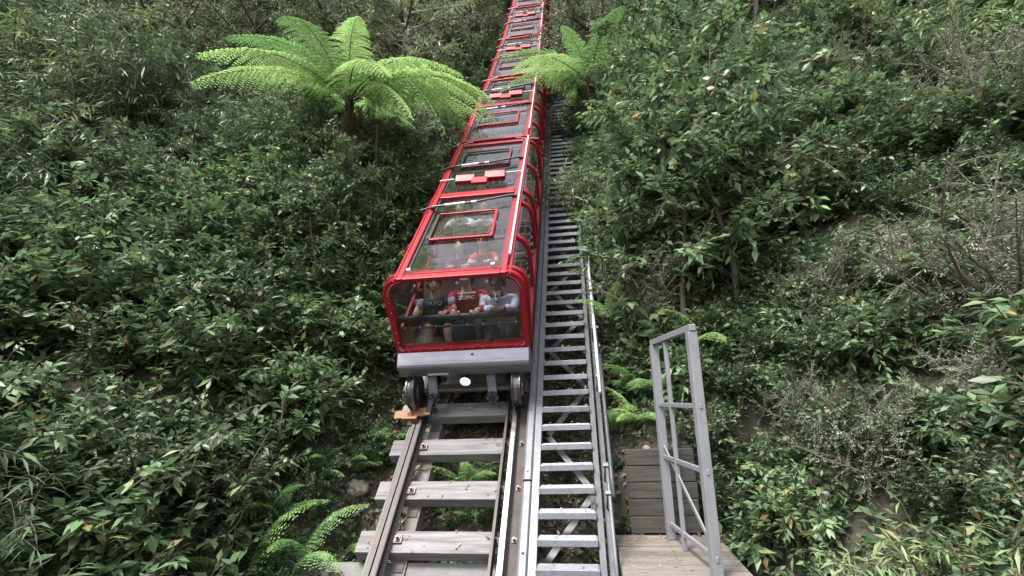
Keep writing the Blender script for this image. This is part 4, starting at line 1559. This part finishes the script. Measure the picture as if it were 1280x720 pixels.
# strap leaved tuft
def tuft(x, y, z, label, n=46, L=.5, lm='leaf_dark'):
    t = thing('strap_leaf_tuft', label, 'plant', (x, y, z))
    for k in range(n):
        az, pt = random.random() * 6.283, R(random.uniform(15, 80))
        ln = L * random.uniform(.7, 1.1)
        pts = []
        V, F = [], []
        for i in range(6):
            u = i / 5
            p = Vector((math.cos(pt) * ln * u, 0, math.sin(pt) * ln * u - .5 * ln * u * u))
            w = .011 * (1 - u) ** .5 + .001
            V += [Vector((p.x, w, p.z + .003)), Vector((p.x, 0, p.z)), Vector((p.x, -w, p.z + .003))]
        for i in range(5):
            for j_ in (0, 1):
                F.append((i * 3 + j_, i * 3 + j_ + 1, i * 3 + j_ + 4, i * 3 + j_ + 3))
        mr_ = Matrix.Rotation(az, 3, 'Z')
        me = bpy.data.meshes.new('leaf')
        me.from_pydata([mr_ @ q for q in V], [], F)
        me.materials.append(MT[lm])
        link('leaf', me, t)
tuft(2.0, 2.0, 1.55, 'spiky tuft of long dark strap leaves right of the handrail')

# ---- shrubs, bank by bank: jittered grids on the hillside
def scatter(x0, x1, y0, y1, step, ok):
    xs = np.arange(x0, x1, step)
    ys = np.arange(y0, y1, step)
    for yy in ys:
        for xx in xs:
            x, y = xx + step * rng.uniform(-.5, .5), yy + step * rng.uniform(-.5, .5)
            if ok(x, y):
                yield x, y

KN = {'broad': ('leafy_shrub', 'broad leaved shrub'), 'dark': ('small_leaf_shrub', 'dark small leaved shrub'), 'narrow': ('narrow_leaf_shrub', 'dark narrow leaved shrub'),
      'bamboo': ('bamboo_like_shrub', 'pale bamboo like shrub'), 'fine': ('fine_leaf_bush', 'wispy grey green bush'), 'whorl': ('whorled_shrub', 'rosette leaved shrub'),
      'bigleaf': ('large_leaf_shrub', 'large leaved shrub'), 'sapling': ('young_tree', 'leafy young tree'), 'olive': ('forest_tree', 'olive green tree'), 'darktree': ('dark_forest_tree', 'dark dense tree'), 'paletree': ('pale_trunk_tree', 'pale trunked tree')}
def place_words(x, y):
    side = 'left' if x < 0 else 'right'
    if y < .3: a = 'near the track foot'
    elif y < 1.6: a = 'level with the lowest sleepers'
    elif y < 3.0: a = 'level with the train nose'
    elif y < 4.7: a = 'level with the front carriage'
    elif y < 8: a = 'level with the second carriage'
    elif y < 11.3: a = 'level with the third carriage'
    elif y < 14.6: a = 'level with the fourth carriage'
    else: a = 'high up the slope'
    d = abs(x)
    edge = 'track' if x < 0 else 'stairs'
    if d < .6 and y < 4: return a, 'under the track'
    if .8 < x < 1.6 and y < 4: return a, 'under the stairs'
    far_ = f'close beside the {edge}' if d < 2.3 else (f'a step {side} of the {edge}' if d < 3.6 else f'farther out {side}')
    return a, far_
def plant(kind, x, y, sc, where='', dz=-.05, tilt=(0, 0)):
    nm, lb = KN[kind]
    cat = 'tree' if kind in ('sapling', 'olive', 'darktree', 'paletree') else 'shrub'
    a, f = place_words(x, y)
    big = 'big' if sc > 1.35 else ('small' if sc < .8 else '')
    lb = (big + ' ' + lb).strip()
    return put(kind, nm, (x, y, gz(x, y) + dz), rng.uniform(0, 6.28), sc, f'{lb} {a}, {f}', cat, f'{lb}{"es" if lb.endswith("sh") else "s"} {a}, {f}', tilt)
def pick(ws):
    ks = list(ws)
    p_ = np.array([ws[k] for k in ks], float)
    return ks[rng.choice(len(ks), p=p_ / p_.sum())]
RAD = {'broad': .62, 'dark': .60, 'narrow': .62, 'whorl': .5, 'bamboo': .62, 'fine': .66, 'bigleaf': .62, 'sapling': 1.2}
# left bank close to the track
for x, y in scatter(-6.5, -1.1, -3.8, 10, .52, lambda x, y: x < -1.24 and (x + 1.42) ** 2 + (y - .55) ** 2 > .28):
    near = max(.36, -x - .84)
    ws = {'broad': .9, 'dark': 1.4, 'narrow': 2.8, 'bamboo': .15} if y > 2.6 else {'broad': 3.2, 'dark': 1.6, 'narrow': .4, 'whorl': .9}
    k = pick(ws)
    sc = min(rng.uniform(.9, 1.55), (near + (.12 if y > 1.6 else 0)) / RAD[k])
    if y < -.2 and x > -2.2: sc = min(sc, .5)
    plant(k, x, y, sc, tilt=(0, R(-8)) if near < .9 else (0, 0))
# right bank close to the stairs
for x, y in scatter(1.75, 6.8, .5, 10, .52, lambda x, y: x > 1.85 and (y > .9 or x > 3.0)):
    near = x - 1.56
    ws = {'broad': 2, 'dark': 1.4, 'fine': 1.3, 'whorl': .6, 'bigleaf': 1.5} if y > 2 else {'broad': 1.6, 'dark': 1, 'whorl': .8, 'bigleaf': 1}
    k = pick(ws)
    sc = min(rng.uniform(.85, 1.5), (near + (.5 if y > 5.6 else .12)) / RAD[k])
    if y < 1.6: sc = min(sc, .8)
    plant(k, x, y, sc)
# saplings that make the right bank a wall of leaves
for x, y in scatter(2.35, 4.4, 2.2, 12, .72, lambda x, y: not (x < 3.0 and 4.6 < y < 7.2)):
    k = pick({'darktree': 1, 'sapling': 2})
    plant(k, x, y, min(rng.uniform(.75, 1.2) * (.6 if k == 'darktree' else 1), (x - (1.55 if y < 5.5 else 1.15)) / (1.7 if k == 'darktree' else 1.2)), '', -.1)
for x, y in scatter(-4.6, -1.9, 3.2, 12, .8, lambda x, y: True):
    k = pick({'darktree': 1.3, 'sapling': 1, 'paletree': .5})
    plant(k, x, y, min(rng.uniform(.75, 1.1) * (.6 if k != 'sapling' else 1), (-x - .8) / (1.6 if k != 'sapling' else 1.2)), '', -.1)
for x, y in ((-2.75, 1.75), (-2.45, 2.2), (-3.2, 2.2), (-3.7, 2.5)):
    plant('sapling', x, y, .9, '', .1)
# shrubs that overgrow the upper stairs
for x, y in scatter(1.65, 2.1, 6.2, 19, .5, lambda x, y: x > 1.6):
    plant(pick({'broad': 2, 'dark': 2, 'bamboo': .5}), x, y, rng.uniform(.9, 1.2), dz=.35)
# wings beyond, left and right
for x, y in scatter(-15, -6.3, -5, 10, 1.0, lambda x, y: True):
    plant(pick({'broad': 1, 'dark': 2, 'narrow': 1.6, 'bamboo': .8}), x, y, rng.uniform(1.4, 2.1))
for x, y in scatter(3.2, 15, -3.6, 10, .85, lambda x, y: (x > 6.6 or y < .6) and x > 4.6):
    plant(pick({'broad': 1, 'dark': 1.8, 'fine': .8, 'whorl': .6, 'bamboo': .4}), x, y, rng.uniform(1.2, 1.9) if x > 4.4 else rng.uniform(.7, 1.0))
# the steep face beside the deck
for x, y in scatter(2.9, 4.7, -3.4, 1.1, .36, lambda x, y: x > 2.95 + (.3 if y < -2 else 0)):
    k = pick({'broad': 1.2, 'dark': 1.5, 'whorl': 1.2, 'bamboo': .3, 'fine': .3})
    plant(k, x, y, min(rng.uniform(.7, 1.05), (x - 2.62) / RAD[k] + .25), tilt=(0, R(14)))
# taller trees standing close on both sides of the line
for x, y in scatter(-4.4, -2.2, 5.6, 20, 1.15, lambda x, y: True):
    k = pick({'olive': 1.4, 'paletree': 1.5, 'darktree': .8, 'sapling': .8})
    plant(k, x, y, min(rng.uniform(.95, 1.4), (-x - .5) / 1.55), '', -.1)
for x, y in scatter(2.3, 4.6, 7.4, 20, 1.15, lambda x, y: True):
    k = pick({'olive': 1.2, 'darktree': 1, 'sapling': 1.4})
    plant(k, x, y, min(rng.uniform(.95, 1.4), (x - .45) / 1.55), '', -.1)
for x, y in scatter(2.7, 4.3, 1.6, 6.5, .85, lambda x, y: not (x < 3.1 and y > 4.4)):
    plant('sapling', x, y, min(rng.uniform(1.15, 1.6), (x - 1.5) / 1.1), '', -.1)
# low plants crowding the sleeper ends and the foot of the stairs
for x, y in scatter(-2.3, -1.05, -1.4, 2.4, .27, lambda x, y: (x + 1.42) ** 2 + (y - .55) ** 2 > .09):
    k = pick({'broad': 1.5, 'dark': 1.5, 'whorl': .8})
    plant(k, x, y, min(rng.uniform(.38, .62), (-x - .8) / RAD[k] + .1), tilt=(0, R(-12)))
for x, y in scatter(2.45, 3.9, .45, 1.7, .28, lambda x, y: True):
    plant(pick({'broad': 1.5, 'dark': 1, 'whorl': .8}), x, y, rng.uniform(.4, .65))
for x, y in scatter(1.7, 1.86, -.3, 2.4, .3, lambda x, y: True):
    plant(pick({'broad': 1, 'dark': 1}), x, y, rng.uniform(.22, .34))
for x, y in scatter(-.3, .4, -.3, 2.2, .33, lambda x, y: True):
    plant(pick({'broad': 1, 'dark': 1}), x, y, rng.uniform(.2, .32))
for x, y in scatter(.95, 1.5, -.3, 3.4, .42, lambda x, y: True):
    plant(pick({'broad': 1, 'dark': 1}), x, y, rng.uniform(.2, .34))
# upper slope
for x, y in scatter(-8, -1.5, 10, 24, 1.0, lambda x, y: x < -1.6):
    k = pick({'dark': 1.4, 'narrow': 1.2, 'bamboo': 1.6, 'broad': .6})
    plant(k, x, y, min(rng.uniform(1.3, 2.2), (-x - .75) / RAD[k]))
for x, y in scatter(1.9, 8.5, 10, 24, 1.0, lambda x, y: x > 1.95):
    k = pick({'dark': 1.6, 'broad': 1.6, 'fine': .8})
    plant(k, x, y, min(rng.uniform(1.3, 2.2), (x - .7) / RAD[k]))
# trees behind and above
for x, y in scatter(-24, -2.6, 5, 34, 2.2, lambda x, y: x < -2.6 - (1.2 if y < 9 else 0)):
    plant(pick({'olive': 2, 'darktree': 1.6, 'paletree': .8}), x, y, rng.uniform(.75, 1.25), '', -.1)
for x, y in scatter(2.8, 24, 5, 34, 2.2, lambda x, y: x > 2.8 + (1.2 if y < 9 else 0)):
    plant(pick({'olive': 1.6, 'darktree': 2.2}), x, y, rng.uniform(.75, 1.25), '', -.1)
# plants that stand out in the photograph
def hero(kind, x, y, dz, sc, name, label, tilt=(0, 0), rot=0.0, which=0):
    return put(kind, name, (x, y, gz(x, y) + dz), rot, sc, label, 'shrub', None, tilt, which)
hero('bamboo', -3.3, 7.2, .2, 1.7, 'bamboo_like_shrub', 'tall light green bamboo like shrub above the bright tree fern')
hero('bamboo', -2.6, 8.3, .2, 1.35, 'bamboo_like_shrub', 'smaller light green bamboo like shrub between tree fern and train', rot=2)
hero('orange', -1.25, 6.2, 1.9, 1.3, 'orange_tipped_shrub', 'orange tinged sprig leaning on the left edge of the train')
hero('fine', 2.75, 2.75, .55, 2.0, 'fine_leaf_bush', 'large wispy grey green bush halfway up on the right', rot=1)
hero('fine', 2.5, 1.9, .35, 1.5, 'fine_leaf_bush', 'wispy grey green bush drooping above the railing', rot=3, which=1)
hero('bamboo', 1.95, 4.7, .3, 1.45, 'pale_leaf_spray', 'pale leafy spray hanging over the right side of the second carriage', tilt=(0, R(-27)))
hero('bamboo', 1.7, 10.2, .3, 2.1, 'pale_leaf_spray', 'pale leafy spray hanging across the fourth carriage from the right', tilt=(0, R(-34)))
hero('broad', -1.3, 9.4, .4, 2.3, 'overhanging_shrub', 'leafy shrub leaning over the left edge of the third carriage', tilt=(0, R(20)))
hero('broad', 1.75, 13.2, .4, 2.6, 'overhanging_shrub', 'leafy shrub leaning over the topmost carriages from the right', tilt=(0, R(-26)))
hero('broad', 2.0, 5.5, .4, 1.0, 'overhanging_shrub', 'leafy shrub leaning across the upper stairs', tilt=(0, R(-18)))
hero('dark', 1.85, 7.7, .4, 1.3, 'overhanging_shrub', 'dark shrub leaning across the stairs beside the second carriage', tilt=(0, R(-22)))
hero('whorl', 2.15, 2.15, .3, .95, 'whorled_shrub', 'shrub with large glossy leaf rosettes above the strap leaved tuft')

hero('broad', 2.2, 5.6, .2, 1.5, 'leafy_shrub', 'tall leafy shrub hiding the trunk of the right tree fern', rot=1, which=1)
hero('dark', 2.5, 6.0, .3, 1.5, 'small_leaf_shrub', 'tall dark shrub just under the right tree fern fronds', rot=2, which=1)
hero('broad', 2.1, 6.0, .4, 1.3, 'leafy_shrub', 'leafy shrub directly below the right tree fern crown', rot=4, which=0)
# hanging vines on the right, trunks on the left
for k in range(9):
    x, y = 2.6 + .13 * k + random.uniform(-.1, .1), 5.2 + random.uniform(-.3, .5)
    z0 = gz(x, y) + random.uniform(2.9, 3.9)
    ln = random.uniform(1.2, 2.4)
    mb = MB()
    mb.tube([(x + .018 * math.sin(k + i * 1.3) + .03 * i * math.sin(k * 2.1), y - .5 - .04 * i, z0 - ln * i / 7) for i in range(8)], .005, 5)
    tag(mb.build('hanging_vine', MT['vine']), 'thin pale vine hanging in the foliage at upper right', 'vine', 'vines hanging at upper right')
for lb, x, y, h_, r_w, m_ in (('slim dark bare tree below the bright tree fern', -2.35, 3.4, 3.0, .045, 'bark'), ('pale bare dead tree among the bushes left of the train', -2.75, 10.2, 3.2, .09, 'palebark')):
    z = gz(x, y)
    t = thing('bare_tree', lb, 'tree', (x, y, z))
    mb = MB()
    mb.tube([(.04 * math.sin(i), -.02 * i, -.2 + h_ * i / 6) for i in range(7)], [r_w * (1 - .07 * i) for i in range(7)], 8)
    mb.build('trunk', MT[m_], t)
    for q in range(3):
        mb = MB()
        a_, z_ = q * 2.1, h_ * (.5 + .14 * q)
        mb.tube([(.04 * math.sin(3), -.06, z_), (math.cos(a_) * .3, math.sin(a_) * .3, z_ + .25), (math.cos(a_) * .5, math.sin(a_) * .5, z_ + .6)], [r_w * .25, r_w * .18, r_w * .06], 5)
        mb.build('branch', MT[m_], t)

# ---- ground cover and litter
rs = np.random.default_rng(21)
B = []
for k in range(170):
    if k % 2:
        i_ = int(rs.integers(-1, 26))
        q = P(-.8768 + .2801 * i_, rs.uniform(.97, 1.5), .006) + Vector((0, -rs.uniform(.01, .17), 0))
        q.z = P(-.8768 + .2801 * i_, 0, 0).z + .012
    else:
        i_ = int(rs.integers(-3, 3))
        q = P(1.225 + .604 * i_ + rs.uniform(-.1, .1), rs.uniform(-.85, .5), -.118)
    B.append(q[:])
B = np.array(B)
n_ = len(B)
V, F = leaves(B, rs.normal(size=(n_, 3)) * np.array([1, .6, .25]) + np.array([0, .3, .3]), np.array([0, -.3, 1.0]) + rs.normal(size=(n_, 3)) * .3, rs.uniform(.03, .075, n_), rs.uniform(.012, .03, n_), .1)
tag(link('fallen_leaves', tri_mesh('fallen_leaves', V, F, MT['litter'])), 'brown fallen leaves lying on the stair treads and sleepers', 'leaves', kind='stuff')
def ground_stuff(name, n, area, L, W, m, label, seed, up=.4, dz=.02):
    rs = np.random.default_rng(seed)
    x = rs.uniform(area[0], area[1], n)
    y = rs.uniform(area[2], area[3], n)
    z = ground_z(x, y) + dz * rs.random(n)
    B = np.stack([x, y, z], 1)
    Dr = rs.normal(size=(n, 3)) * np.array([1, 1, .5]) + np.array([0, -.3, up])
    Nn = np.array([0, -.4, 1.0]) + rs.normal(size=(n, 3)) * .5
    sz = .6 + .8 * rs.random(n)
    V, F = leaves(B, Dr, Nn, L * sz, W * sz, .3)
    tag(link(name, tri_mesh(name, V, F, m)), label, 'leaves', kind='stuff')
ground_stuff('leaf_litter', 9000, (-1.6, 2.2, -.9, 4.5), .085, .035, MT['litter'], 'brown fallen leaves on the ground under the track and stairs', 3, .05)
ground_stuff('ground_cover', 5200, (-1.3, 1.7, -.5, 4.5), .09, .045, MT['moss'], 'small green weeds growing under the track and stairs', 4, .7, .06)
ground_stuff('ground_cover', 42000, (-9, -1.2, -4, 10), .12, .052, MT['leaf_dark'], 'low leafy cover on the left bank', 5, .5, .15)
ground_stuff('ground_cover', 46000, (1.9, 9, -3.5, 10), .12, .052, MT['leaf_dark'], 'low leafy cover on the right bank', 6, .5, .15)
mb = MB()
for k in range(70):
    c = Vector((random.uniform(1.75, 2.3), random.uniform(-1.0, .33) if random.random() < .4 else random.uniform(.1, .33), -.598))
    a = random.random() * 3.14
    d = Vector((math.cos(a), math.sin(a), 0)) * random.uniform(.012, .05)
    n_ = Vector((-d.y, d.x, 0)) * random.uniform(.12, .4)
    mb.add([c - d, c + n_, c + d + Vector((0, 0, .008)), c - n_], [(0, 1, 2), (0, 2, 3)])
tag(mb.build('twig_litter', MT['litter']), 'dead leaves and twigs scattered on the timber deck', 'leaves', kind='stuff')
ico = bmesh.new()
bmesh.ops.create_icosphere(ico, subdivisions=1, radius=1)
iv_ = np.array([v.co[:] for v in ico.verts])
if_ = np.array([[v.index for v in f.verts] for f in ico.faces])
ico.free()
rs = np.random.default_rng(9)
n_ = 1800
px_ = np.where(rs.random(n_) < .5, rs.uniform(-2.4, -.9, n_), rs.uniform(-.9, 3.0, n_))
py_ = rs.uniform(-1, 3, n_)
keep = ~((px_ > 1.65) & (py_ < .45))
px_, py_ = px_[keep], py_[keep]
n_ = len(px_)
sz = rs.uniform(.008, .03, (n_, 1)) * (1 + 1.2 * (rs.random((n_, 1)) > .93))
V = (iv_[None] * (sz * rs.uniform(.6, 1.2, (n_, 3)))[:, None, :] * rs.uniform(.75, 1.2, (n_, len(iv_), 1)) + np.stack([px_, py_, ground_z(px_, py_)], 1)[:, None, :]).reshape(-1, 3)
F = (if_[None] + (np.arange(n_) * len(iv_))[:, None, None]).reshape(-1, 3)
tag(link('pebbles', tri_mesh('pebbles', V, F, MT['pebble'])), 'small stones and clods of earth on the soil beside the track', 'stones', kind='stuff')
mb = MB()
for k in range(420):
    x, y = random.uniform(-2.3, 1.6), random.uniform(-1, 3)
    a = random.random() * 6.28
    ln = random.uniform(.06, .3)
    d = Vector((math.cos(a), math.sin(a), 0)) * ln
    p0 = Vector((x, y, gz(x, y) + .015))
    p1 = p0 + d
    p1.z = gz(p1.x, p1.y) + random.uniform(.01, .05)
    mb.tube([p0, (p0 + p1) / 2 + Vector((random.uniform(-.02, .02), random.uniform(-.02, .02), .012)), p1], [.006, .005, .003], 4)
tag(mb.build('fallen_twigs', MT['vine']), 'dry fallen twigs on the ground under the track', 'twigs', kind='stuff')
bm = bmesh.new()
bmesh.ops.create_icosphere(bm, subdivisions=4, radius=.15)
for v in bm.verts:
    v.co *= 1 + .35 * (mnoise.noise(v.co * 6) + .5 * mnoise.noise(v.co * 14))
    v.co.z *= .7
me = bpy.data.meshes.new('boulder')
bm.to_mesh(me)
bm.free()
me.materials.append(MT['rock'])
me.polygons.foreach_set('use_smooth', [True] * len(me.polygons))
o = link('boulder', me)
o.location = (-1.42, .68, gz(-1.42, .68) + .02)
tag(o, 'pale rough sandstone rock beside the lower left rail', 'rock')
